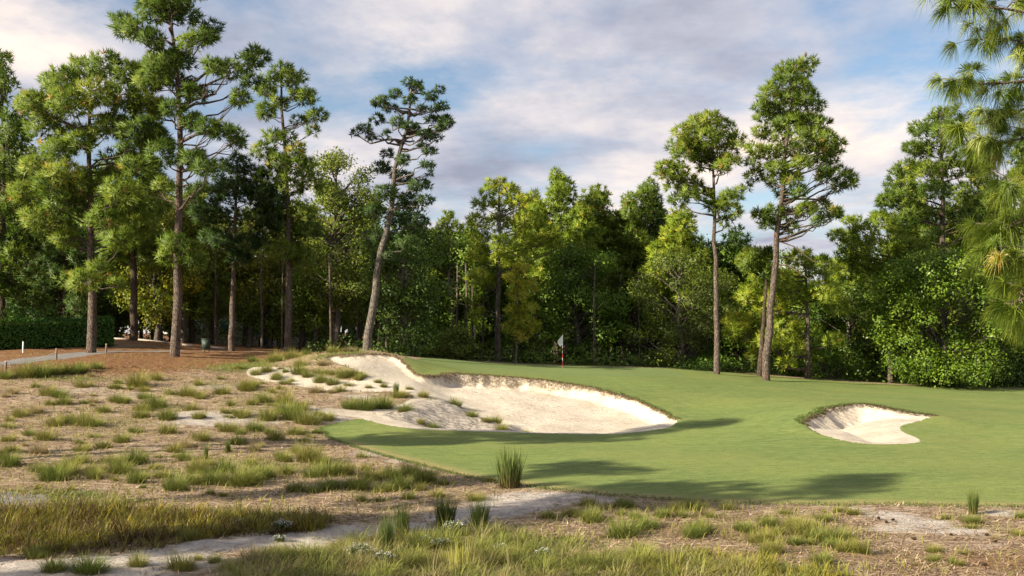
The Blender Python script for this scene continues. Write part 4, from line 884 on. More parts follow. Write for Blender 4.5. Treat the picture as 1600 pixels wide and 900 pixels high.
def tuft_mesh(kind, seed):
    global R
    R = np.random.default_rng(seed); m = MB()
    if kind == 'reed':
        n = 300; r = .20 * np.sqrt(R.random(n)); a = R.uniform(0, 6.28, n); O = np.stack([r * np.cos(a), r * np.sin(a), np.full(n, -.03)], 1)
        blades(m, O, a + R.normal(0, .5, n), np.abs(R.normal(.04, .10, n)) + r * .35, R.uniform(.45, 1.08, n), .016, R.uniform(0, .22, n))
        n = 120; a = R.uniform(0, 6.28, n); r = .22 * np.sqrt(R.random(n)); blades(m, np.stack([r * np.cos(a), r * np.sin(a), np.full(n, -.02)], 1), a, R.uniform(.3, 1.2, n), R.uniform(.12, .34, n), .014, .6, (0, .12))
        return m.mesh('reed', M['reed'])
    n = dict(wire=760, green=780, straw=600, yellow=620, low=600, big=1900)[kind]
    r = .26 * np.sqrt(R.random(n)); a = R.uniform(0, 6.28, n)
    bx, by = R.normal(0, .10, 2)
    O = np.stack([r * np.cos(a) + bx * (R.random(n) < .4), r * np.sin(a) + by * (R.random(n) < .4), np.full(n, -.03)], 1)
    lean = np.abs(R.normal(0, 1, n)) * .36 + r * 2.0; L = R.uniform(.16, .58, n) * (1.1 - lean * .15)
    if kind == 'big':
        lean = np.abs(R.normal(0, .5, n)) + r * 1.6; L *= .9; blades(m, O, a + R.normal(0, .8, n), lean, L, R.uniform(.003, .007, n), R.uniform(.5, 1.3, n), (.1, .95), .25); return m.mesh('tuft', M['wire'])
    if kind == 'low': L *= .7; lean += .25
    if kind == 'yellow': L *= 1.05
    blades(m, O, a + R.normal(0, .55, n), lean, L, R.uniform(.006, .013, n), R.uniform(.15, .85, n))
    return m.mesh('tuft', M[dict(wire='wire', green='wire_green', straw='straw_blade', yellow='yellow_blade', low='wire')[kind]])
TUFT = {k: [tuft_mesh(k, 500 + 10 * i + j) for j in range(nv)] for i, (k, nv) in enumerate((('wire', 5), ('green', 5), ('straw', 3), ('yellow', 3), ('low', 3), ('reed', 3), ('big', 3)))}

TUFTS = [  # base pixel, width in pixels, kind: w wiregrass, g green, y yellow, s straw, l low, d dense dark green
 (10,592,24,'w'),(40,589,34,'w'),(60,588,40,'g'),(85,585,40,'w'),(110,583,40,'g'),(130,580,30,'w'),(150,576,20,'w'),(243,594,26,'y'),(215,604,40,'y'),(225,612,30,'y'),(180,607,30,'w'),(130,604,36,'l'),(55,605,16,'w'),(75,618,30,'w'),(90,622,30,'g'),(100,632,24,'w'),(132,631,18,'d'),(78,633,22,'w'),(180,627,26,'w'),(192,630,30,'g'),(240,637,42,'g'),(220,641,26,'w'),(265,617,22,'w'),(290,618,28,'w'),(310,621,30,'y'),(345,617,28,'y'),(385,611,24,'y'),(300,640,26,'w'),(262,656,36,'g'),(222,652,24,'w'),(110,660,42,'g'),(130,665,42,'w'),(150,668,34,'g'),(85,665,32,'w'),(210,674,24,'d'),(260,676,32,'w'),(315,689,42,'w'),(355,673,32,'w'),(380,653,24,'w'),(350,647,22,'w'),(370,692,38,'g'),(190,691,30,'w'),(145,683,30,'l'),(45,681,26,'g'),(68,689,36,'y'),(10,691,26,'y'),(395,634,26,'w'),(30,650,30,'w'),(12,668,34,'l'),(55,645,26,'s'),(160,645,26,'w'),(20,615,26,'s'),
 (375,577,14,'w'),(417,581,26,'w'),(446,582,14,'g'),(466,583,26,'w'),(502,597,28,'w'),(504,572,24,'s'),(562,591,20,'w'),(590,598,20,'w'),(600,604,20,'w'),(622,621,30,'w'),(662,620,22,'y'),(711,627,22,'w'),(532,612,24,'y'),(495,613,28,'s'),(386,609,26,'y'),(409,600,14,'w'),(445,602,20,'w'),(425,614,16,'y'),(437,609,16,'w'),(445,631,36,'y'),(545,639,38,'g'),(572,640,42,'g'),(598,638,34,'g'),(631,646,30,'w'),(510,657,28,'w'),(547,661,36,'g'),(657,653,16,'w'),(675,655,20,'g'),(737,647,24,'w'),(379,650,24,'w'),(456,655,44,'g'),(476,662,38,'w'),(442,645,32,'w'),(420,655,36,'w'),(495,677,22,'g'),(460,679,26,'w'),(430,688,28,'w'),(475,692,18,'w'),(565,715,16,'y'),(462,707,20,'w'),(400,672,36,'g'),(410,630,30,'w'),(470,640,28,'y'),(480,555,22,'g'),(520,552,26,'w'),(455,560,24,'w'),(430,565,24,'w'),(395,566,30,'g'),(545,552,20,'s'),(610,551,22,'s'),
 (400,586,16,'w'),(430,593,18,'w'),(455,596,14,'w'),(480,589,22,'w'),(520,600,22,'w'),(545,602,20,'l'),(575,606,18,'w'),(640,608,16,'w'),(520,584,28,'l'),(535,590,26,'w'),(550,586,26,'l'),(470,573,22,'w'),(440,576,20,'l'),(500,582,24,'l'),(560,594,20,'w'),
 (775,649,24,'w'),(783,658,20,'y'),(822,661,24,'l'),(760,652,18,'w'),
 (610,747,46,'g'),(640,742,52,'g'),(662,754,50,'g'),(690,757,32,'w'),(625,767,44,'g'),(600,769,32,'w'),(684,777,34,'y'),(637,781,30,'d'),(592,784,20,'d'),(565,784,28,'w'),(743,781,38,'y'),(765,753,14,'w'),(487,746,42,'g'),(515,743,42,'g'),(535,742,40,'w'),(560,766,42,'g'),(545,763,32,'d'),(463,766,36,'g'),(487,769,36,'w'),(515,766,36,'g'),(440,723,34,'w'),(480,721,40,'w'),(405,749,52,'g'),(388,758,42,'w'),(420,746,40,'w'),(570,733,18,'w'),(450,740,40,'w'),(655,768,36,'w'),(580,752,36,'w'),(500,724,30,'w'),
 (921,791,26,'y'),(976,795,36,'g'),(857,810,28,'w'),(895,806,32,'w'),(922,813,36,'w'),(927,818,32,'g'),(969,838,46,'g'),(1007,826,48,'g'),(1035,811,26,'w'),(1057,803,32,'w'),(1077,798,32,'g'),(1092,801,32,'w'),(1065,812,28,'w'),(1110,813,22,'w'),(1082,838,56,'g'),(1097,831,42,'g'),(1135,797,32,'w'),(1157,828,26,'g'),(990,812,26,'w'),(945,798,22,'s'),
 (1165,831,36,'g'),(1199,822,36,'d'),(1237,825,34,'w'),(1226,804,16,'w'),(1267,822,28,'w'),(1285,813,26,'w'),(1312,801,26,'w'),(1330,805,26,'w'),(1195,843,38,'y'),(1204,867,40,'y'),(1240,852,40,'d'),(1276,843,44,'g'),(1312,840,50,'g'),(1318,861,40,'y'),(1342,864,54,'y'),(1460,861,32,'y'),(1460,879,34,'g'),(1519,819,46,'g'),(1477,811,14,'w'),(1588,838,32,'y'),(1596,810,22,'g'),(1285,882,40,'g'),(1516,829,14,'w'),(1498,888,16,'w'),(1215,835,40,'g'),(1255,835,36,'w'),(1180,848,30,'w'),(1295,852,36,'d'),
 (12,728,42,'g'),(82,751,52,'g'),(105,741,42,'w'),(147,747,38,'w'),(212,756,36,'g'),(272,766,46,'g'),(300,758,42,'w'),(332,756,52,'g'),(375,758,50,'w'),(175,728,50,'w'),(215,723,50,'g'),(240,733,32,'w'),(287,718,28,'w'),(320,718,20,'w'),(160,701,32,'y'),(130,706,32,'y'),(62,708,32,'s'),(15,706,32,'y'),(270,708,32,'y'),(292,698,32,'s'),(190,738,40,'w'),(60,735,40,'w'),(120,725,40,'w'),(350,738,44,'g'),(310,738,36,'w'),(390,728,36,'w'),(255,745,30,'w'),
 (135,898,66,'g'),(82,896,46,'w'),(297,843,50,'w'),(217,886,44,'w'),(285,888,44,'y'),(335,880,26,'w'),(310,876,22,'y'),(57,871,34,'g'),(430,872,100,'w'),(395,885,70,'s'),(470,880,70,'w'),(360,893,50,'y'),(520,872,56,'w'),(560,888,60,'s'),(640,880,64,'w'),(780,880,70,'w'),(850,890,70,'w'),(700,885,60,'w'),(930,892,64,'w'),(745,862,46,'w'),(830,866,46,'g'),(660,860,46,'w'),(1010,890,56,'y'),(120,795,24,'d')]
def region_of(px, py):
    if py > 800: return 'in foreground left of reeds' if px < 600 else 'in foreground below sand path' if px < 1130 else 'on bare ground lower right'
    if px > 1130: return 'on bare ground below right fairway'
    if px > 800 and py > 700: return 'by bare sand at fairway front'
    if px > 590 and py < 670: return 'on hump inside large bunker'
    if px > 480 and py < 665: return 'at left end of large bunker'
    if py > 700: return 'in shaded belt left of fairway' if px < 440 else 'by left front edge of fairway'
    if py < 622: return 'on waste ground near cart path' if px < 260 else 'on rough left of bunker mound'
    return 'in middle of left waste ground' if px > 200 else 'near left edge of waste ground'
KIND = dict(w=('wire', 'wispy olive wiregrass tuft'), g=('green', 'dense green grass tuft'), y=('yellow', 'yellow green grass tuft'), s=('straw', 'straw coloured dry grass tuft'), l=('low', 'low spreading brown green tuft'), d=('green', 'small dark green tuft'))
def grass_tufts():
    g = np.random.default_rng(21); made = []
    extra = []
    for _ in range(62):
        px, py = g.uniform(0, 520), g.uniform(585, 775); extra.append((px, py, g.uniform(12, 24), g.choice(['w', 'w', 'l', 's', 'y'])))
    for _ in range(22): extra.append((g.uniform(900, 1600), g.uniform(800, 895), g.uniform(10, 22), g.choice(['w', 'l', 's'])))
    for px, py, w, k in TUFTS + extra:
        kind, text = KIND[k]; p = place(px, py)
        if fields(np.array([p.x]), np.array([p.y]))['FW'][0] and not fields(np.array([p.x]), np.array([p.y]))['A'][0]: continue
        if w >= 56 and k == 'w': kind = 'big'
        me = TUFT[kind][g.integers(len(TUFT[kind]))]; s = w * g.uniform(.62, 1.15) / F * p.y / .76
        o = bpy.data.objects.new('grass_tuft', me); COL.objects.link(o); o.location = p
        o.rotation_euler = (g.normal(0, .06), g.normal(0, .06), g.uniform(0, 6.28)); o.scale = (s, s * g.uniform(.85, 1.1), s * g.uniform(1.15, 1.75) * (.8 if k == 'd' else 1))
        reg = region_of(px, py); tag(o, f'{text} | {reg}', 'grass', f'{text}s {reg}'); made.append(o)
    single_out(made)
    for px, py, h, wf, lab in [(796, 762, 68, 1.02, 'tall dense reed clump standing alone at the fairway front edge'), (1521, 803, 44, .62, 'narrow upright reed clump at right beside a round green tuft'), (628, 842, 46, .65, 'dark reed clump in the foreground left of centre'), (604, 862, 44, .7, 'thin reed clump just left of the dark foreground reeds'), (696, 820, 36, 1.2, 'wide short reed clump beside the white flowers'), (750, 830, 36, 1.1, 'sparse reed clump in front of the sand path'), (619, 615, 20, .8, 'small bright reed clump at the left end of the bunker'), (356, 709, 22, .7, 'small upright reed clump on the left waste ground'), (322, 719, 26, .45, 'thin dark reed spike on the left waste ground')]:
        p = place(px, py); o = bpy.data.objects.new('reed_clump', TUFT['reed'][g.integers(3)]); COL.objects.link(o); s = h * (1.45 if py > 800 and px < 800 else 1.05) / F * p.y / .95
        o.location = p; o.scale = (s * wf, s * wf, s); o.rotation_euler = (0, 0, g.uniform(0, 6)); tag(o, lab, 'reeds')
    # a pale yellow tall grass at the bottom
    global R
    R = np.random.default_rng(31)
    for px, py, h, lab in [(721, 905, 66, 'tall lime yellow grass stalks at the bottom centre'), (1050, 905, 46, 'thin yellow grass stalks rising over the lime shrub')]:
        m = MB(); n = 60; a = R.uniform(0, 6.28, n); r = .2 * np.sqrt(R.random(n)); blades(m, np.stack([r * np.cos(a), r * np.sin(a), 0 * a], 1), a, R.uniform(0, .12, n), R.uniform(.5, 1, n) * h / F * 19, .016, .1, (.5, 1))
        p = place(px, min(py, 899)); tag(m.build('tall_grass', M['yellow_blade'], loc=p), lab, 'grass')
grass_tufts()

def flower_plants():
    global R
    R = np.random.default_rng(41)
    for i, (px, py, w, lab) in enumerate([(440, 832, 34, 'white flowered plant at the end of the heath strip'), (437, 846, 20, 'small white flowered plant behind the big wispy tuft'), (562, 876, 46, 'broad white flowered plant left of the thin reeds'), (600, 878, 34, 'white flowered plant at the foot of the thin reeds'), (707, 840, 40, 'grey white flowered plant between two reed clumps'), (665, 856, 24, 'small white flowered plant right of the dark reeds'), (690, 860, 30, 'white flowered plant low under the grey one'), (780, 866, 28, 'white speckled plant right of the sparse reeds'), (850, 872, 26, 'small white flowered plant by the green moss patch'), (377, 822, 16, 'tiny white flowers in the heath strip'), (325, 818, 18, 'tiny pale flowers on the right half of the heath strip')]):
        p = place(px, py); t = empty('flowering_plant', p, lab, 'plant'); r = w / F * p.y / 2; h = r * 1.1
        n = 70; a = R.uniform(0, 6.28, n); q = r * np.sqrt(R.random(n)); E = np.stack([q * np.cos(a), q * np.sin(a), h * (1 - .35 * (q / r) ** 2) * R.uniform(.8, 1.08, n)], 1)
        st = MB(); twigs(st, E * np.array([.25, .25, 0]), E, .006, .004); st.build('stems', M['herb'], t)
        lf = MB(); k = 260; u = R.uniform(.15, .95, k); j = R.integers(0, n, k); C = E[j] * np.stack([.25 + .75 * u, .25 + .75 * u, u], 1) + R.normal(0, .02, (k, 3)); leaves(lf, C, norm(R.normal(0, .5, (k, 3)) + (0, 0, 1)), .07, R.uniform(.3, .9, k), .3); lf.build('foliage', M['herb'], t)
        fl = MB(); C = np.repeat(E[:44], 4, 0) + R.normal(0, .022, (176, 3)) * np.array([1, 1, .35]); leaves(fl, C, norm(R.normal(0, .35, (176, 3)) + (0, 0, 1)), .027, np.full(176, .5), .9); fl.build('blossoms', M['petal'], t)
flower_plants()

# ------------------------------------------------------------------ ground cover nobody could count
def poly_scatter(poly_px, n, seed):
    g = np.random.default_rng(seed); P = np.array([hit(*p) for p in poly_px]); lo, hi = P.min(0), P.max(0); X, Y = [], []
    tot = 0
    while tot < n:
        x = g.uniform(lo[0], hi[0], n * 2 + 2100); y = g.uniform(lo[1], hi[1], n * 2 + 2100); k = inside(P, x, y); X.append(x[k]); Y.append(y[k]); tot += k.sum()
    x = np.concatenate(X)[:n]; y = np.concatenate(Y)[:n]; return x, y, height(x, y)
def ground_cover():
    global R
    R = np.random.default_rng(51)
    def clumps(poly, n, seed, per, rad, hgt, width, tints, lean=.9, flat=.2):
        """n rounded clumps of blades, each clump with a height and a tint of its own"""
        x, y, z = poly_scatter(poly, n, seed); h = hgt * np.clip(1 + .45 * wavy(x, y, 1.6, 14) + R.normal(0, .3, n), .3, 2.0); tn = R.choice(tints, n) + .22 * wavy(x, y, 2.4, 22)
        rr = rad * R.uniform(.6, 1.5, n); q = np.repeat(np.arange(n), per); N = len(q); a = R.uniform(0, 6.28, N); r = np.sqrt(R.random(N))
        bx = x[q] + rr[q] * r * np.cos(a); by = y[q] + rr[q] * r * np.sin(a); bz = height(bx, by); L = h[q] * R.uniform(.45, 1.15, N) * (1 - .45 * r * r)
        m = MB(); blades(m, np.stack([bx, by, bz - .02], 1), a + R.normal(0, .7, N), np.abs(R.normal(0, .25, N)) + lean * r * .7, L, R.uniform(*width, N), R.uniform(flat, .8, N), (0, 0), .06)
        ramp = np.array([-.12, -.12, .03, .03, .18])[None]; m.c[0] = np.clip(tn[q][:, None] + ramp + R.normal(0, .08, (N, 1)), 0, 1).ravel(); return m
    HE = [(-60, 800), (60, 797), (130, 793), (250, 799), (420, 803), (520, 812), (500, 828), (430, 838), (330, 840), (240, 858), (120, 866), (-60, 872)]
    m = clumps(HE, 560, 1, 40, .19, .44, (.010, .022), [.0, .05, .2, .45, .55, .6, .75, .9])
    tag(m.build('heath_ground_cover', M['heath']), 'low rusty olive heath strip above the foreground sand', 'ground cover', None, 'stuff')
    FGP = [(330, 915), (420, 884), (500, 866), (560, 842), (620, 842), (700, 832), (780, 836), (830, 845), (900, 858), (1000, 868), (1120, 880), (1250, 905), (1300, 940), (300, 940)]
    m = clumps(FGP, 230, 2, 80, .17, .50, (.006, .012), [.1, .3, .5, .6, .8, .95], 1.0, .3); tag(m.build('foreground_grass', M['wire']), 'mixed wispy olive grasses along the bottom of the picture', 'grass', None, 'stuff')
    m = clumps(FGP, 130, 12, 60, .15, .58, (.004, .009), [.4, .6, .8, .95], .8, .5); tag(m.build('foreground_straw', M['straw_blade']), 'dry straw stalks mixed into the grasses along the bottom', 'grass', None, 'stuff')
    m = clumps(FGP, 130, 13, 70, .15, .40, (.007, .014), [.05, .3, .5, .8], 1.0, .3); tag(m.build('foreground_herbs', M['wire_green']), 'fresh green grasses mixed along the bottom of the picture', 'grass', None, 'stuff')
    m = clumps([(1010, 880), (1080, 866), (1160, 869), (1250, 884), (1330, 900), (1360, 930), (990, 930)], 190, 3, 36, .15, .30, (.010, .022), [.3, .5, .6, .8, .95])
    tag(m.build('lime_ground_cover', M['lime_shrub']), 'bright yellow green low shrub at the bottom right of centre', 'ground cover', None, 'stuff')
    # thin grass over the waste ground, thicker where it grows green
    g = np.random.default_rng(4); n = 170000; y = 17 + 50 * g.random(n) ** 1.3; px = g.uniform(-80, 1680, n); x = (px - CX) / F * y
    tf = patch_field(TURFP, x, y); sd = patch_field(SANDP, x, y); f = fields(x, y); ok = ~f['FW'] & ~f['A'] & (seg_dist(PATH_C, x, y) > 1.5)
    pr = np.clip(.12 + .85 * tf + .22 * np.clip(wavy(x, y, 3.2, 8), -.5, 1) - .5 * sd, 0, 1) * ok * (y / 45) ** .3; k = g.random(n) < pr
    x, y = x[k], y[k]; z = height(x, y); n = len(x); R = np.random.default_rng(6); m = MB()
    blades(m, np.stack([x, y, z - .01], 1), R.uniform(0, 6.28, n), R.uniform(.1, 1.0, n), R.uniform(.06, .32, n), R.uniform(.007, .014, n) * (1 + y / 60), R.uniform(.1, .7, n), (.2, 1), .2)
    K = [(px + R.normal(0, w * .75, 46), py + R.normal(0, w * .10, 46), w) for px, py, w, k_ in TUFTS if py < 860]
    tx, ty = [], []
    for (qx, qy, w), (px, py, _, _) in zip(K, [t_ for t_ in TUFTS if t_[1] < 860]):
        cx, cy = hit(px, py); tx.append(cx + (qx - px) / F * cy); ty.append(cy + R.normal(0, w / F * cy * .75, 46))
    x = np.concatenate(tx); y = np.concatenate(ty); f = fields(x, y); k = ~f['FW'] & (~f['A'] | f['I']); x, y = x[k], y[k]; z = height(x, y); n = len(x)
    blades(m, np.stack([x, y, z - .01], 1), R.uniform(0, 6.28, n), R.uniform(.1, 1.1, n), R.uniform(.10, .38, n), R.uniform(.007, .014, n) * (1 + y / 60), R.uniform(.1, .8, n), (.2, 1), .22)
    tag(m.build('sparse_grass', M['wire']), 'thin low grass scattered over the waste ground', 'grass', None, 'stuff')
    # fallen needles and dry stalks
    g = np.random.default_rng(14); n = 130000; y = 16.5 + 44 * g.random(n) ** 1.6; px = g.uniform(-60, 1660, n); x = (px - CX) / F * y
    f = fields(x, y); sd = patch_field(SANDP, x, y); k = ~f['FW'] & ~f['A'] & (g.random(n) > sd * .85) & (wavy(x, y, 1.9, 2) + g.normal(0, .35, n) > -.1); x, y = x[k], y[k]; z = height(x, y); n = len(x)
    a = g.uniform(0, 6.28, n); L = g.uniform(.05, .17, n) * (1 + y / 50); O = np.stack([x, y, z + .008], 1); d = np.stack([np.cos(a), np.sin(a), g.uniform(0, .35, n)], 1); w = np.stack([-np.sin(a), np.cos(a), 0 * a], 1) * (.006 + .0004 * y)[:, None]
    m = MB(); v = np.stack([O - w, O + w, O + d * L[:, None]], 1); m.add(v.reshape(-1, 3), np.arange(n * 3).reshape(-1, 3), np.repeat(g.uniform(0, 1, n), 3))
    tag(m.build('needle_litter', M['litter']), 'fallen pine needles and dry stalks strewn over the ground', 'litter', None, 'stuff')
    # ragged dry fringe on the bunker lips
    R = np.random.default_rng(61); m = MB()
    def chain_pts(P, n, lo=0.0, hi=1.0):
        s = np.concatenate([[0], np.cumsum(np.linalg.norm(np.diff(P, axis=0), axis=1))]); t = R.uniform(lo, hi, n) * s[-1]; return np.stack([np.interp(t, s, P[:, 0]), np.interp(t, s, P[:, 1])], 1), t / s[-1]
    Q, t = chain_pts(A_far, 11000, .0, .985); thick = np.interp(t, [0, .10, .25, .36, .40, .62, .75, .9, 1], [.2, .3, .15, .2, .7, .5, .28, .18, .1]) * np.clip(1 + .7 * wavy(Q[:, 0], Q[:, 1], 2.2, 3), .25, 1.8)
    off = R.uniform(-.15, .50, len(Q)) * thick; x = Q[:, 0] + R.normal(0, .04, len(Q)); y = Q[:, 1] - off; z = height(x, y)
    blades(m, np.stack([x, y, z - .02], 1), R.uniform(-2.7, -.4, len(x)), R.uniform(.1, 1.4, len(x)), R.uniform(.10, .34, len(x)) * (.4 + thick), R.uniform(.008, .020, len(x)), R.uniform(.2, 1.1, len(x)), (.25, .75), .2)
    tag(m.build('bunker_fringe', M['fringe']), 'ragged dry straw fringe along the lip of the large bunker', 'grass', None, 'stuff')
    R = np.random.default_rng(62); m = MB(); Q, t = chain_pts(B_far, 6500, .0, 1.0); off = R.uniform(-.25, .34, len(Q)) * np.clip(1 + .6 * wavy(Q[:, 0], Q[:, 1], 1.6, 3), .3, 1.8); x = Q[:, 0] + R.normal(0, .05, len(Q)); y = Q[:, 1] - off * np.interp(t, [0, .15, .4, .8, 1], [.2, .3, .6, .5, .25]); z = height(x, y)
    blades(m, np.stack([x, y, z - .02], 1), R.uniform(0, 6.28, len(x)), R.uniform(.1, 1.0, len(x)), R.uniform(.05, .17, len(x)), R.uniform(.008, .018, len(x)), R.uniform(.1, .9, len(x)), (.0, .12), .12)
    tag(m.build('bunker_fringe', M['fringe']), 'brown grass fringe along the lip of the small bunker', 'grass', None, 'stuff')
    # longer turf where the fairway meets rough ground and bunker lips
    R = np.random.default_rng(63); m = MB(); Q, t = chain_pts(FW[:17], 9000); x = Q[:, 0] + R.normal(0, .05, len(Q)); y = Q[:, 1] + R.normal(0, .16, len(Q)); z = height(x, y)
    blades(m, np.stack([x, y, z - .01], 1), R.uniform(0, 6.28, len(x)), R.uniform(.1, .9, len(x)), R.uniform(.03, .11, len(x)), .014, .3, (.2, .9), .3)
    Q, t = chain_pts(A_far, 6000, .38, 1); x = Q[:, 0] + R.normal(0, .05, len(Q)); y = Q[:, 1] + np.abs(R.normal(0, .35, len(Q))); z = height(x, y)
    blades(m, np.stack([x, y, z - .01], 1), R.uniform(0, 6.28, len(x)), R.uniform(.1, .9, len(x)), R.uniform(.04, .13, len(x)), .022, .3, (.2, .9), .3)
    Q, t = chain_pts(B_far, 5000); x = Q[:, 0] + R.normal(0, .05, len(Q)); y = Q[:, 1] + np.abs(R.normal(0, .45, len(Q))); z = height(x, y)
    blades(m, np.stack([x, y, z - .01], 1), R.uniform(0, 6.28, len(x)), R.uniform(.1, .9, len(x)), R.uniform(.04, .15, len(x)), .022, .3, (.1, .7), .3)
    tag(m.build('turf_edge', M['turf_edge']), 'longer grass along the fairway edge and bunker lips', 'grass', None, 'stuff')
ground_cover()

# ------------------------------------------------------------------ hedge, path furniture, flag, house
def hedge():
    global R
    R = np.random.default_rng(71)
    a = np.array([-44.0, 66.0]); b = np.array([-28.4, 77.5]); L = np.linalg.norm(b - a); d = (b - a) / L; nrm = np.array([d[1], -d[0]])
    zb = np.array([gz(*(a + d * L * t)) for t in np.linspace(0, 1, 9)]); H, W = 1.8, 1.7
    o = Vector((b[0], b[1], zb[-1])); t = empty('hedge', o, 'long clipped green hedge beside the cart path at left', 'hedge')
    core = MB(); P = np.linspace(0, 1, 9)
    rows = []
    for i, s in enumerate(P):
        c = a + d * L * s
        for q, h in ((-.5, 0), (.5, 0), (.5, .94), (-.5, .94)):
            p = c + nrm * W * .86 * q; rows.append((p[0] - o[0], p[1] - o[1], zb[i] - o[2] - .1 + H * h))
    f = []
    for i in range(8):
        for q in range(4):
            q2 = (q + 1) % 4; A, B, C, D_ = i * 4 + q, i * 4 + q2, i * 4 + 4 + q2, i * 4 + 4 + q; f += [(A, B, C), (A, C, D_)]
    f += [(0, 1, 2), (0, 2, 3), (32, 34, 33), (32, 35, 34)]; core.add(np.array(rows), f); core.build('shade_core', M['hedge_core'], t)  # near-black solid core; the shade between leaves is put into its colour
    n = 21000; s = R.random(n); c = a + d * (L * s)[:, None]; face = R.random(n); q = np.where(face < .45, .5, np.where(face < .55, -.5, R.uniform(-.5, .5, n))); h = np.where(face < .55, R.random(n), 1.0)
    e = R.random(n) < .06; s = np.where(e, 1.0, s); c = np.where(e[:, None], b, c); q = np.where(e, R.uniform(-.5, .5, n), q); h = np.where(e, R.random(n), h)
    p = c + nrm * (W * q)[:, None] + R.normal(0, .06, (n, 2)); z = np.interp(s, P, zb) + H * h + R.normal(0, .06, n) + .05 * np.sin(s * 40) + (h > .99) * np.abs(R.normal(0, .07, n))
    nn = norm(np.stack([nrm[0] * q * 2 * (h < .99), nrm[1] * q * 2 * (h < .99), (h >= .97) * 1.0], 1) + R.normal(0, .5, (n, 3)))
    lf = MB(); leaves(lf, np.stack([p[:, 0] - o[0], p[:, 1] - o[1], z - o[2]], 1), nn, .16, R.uniform(.25, .9, n), .5); lf.build('leaves', M['hedge_leaf'], t)
hedge()

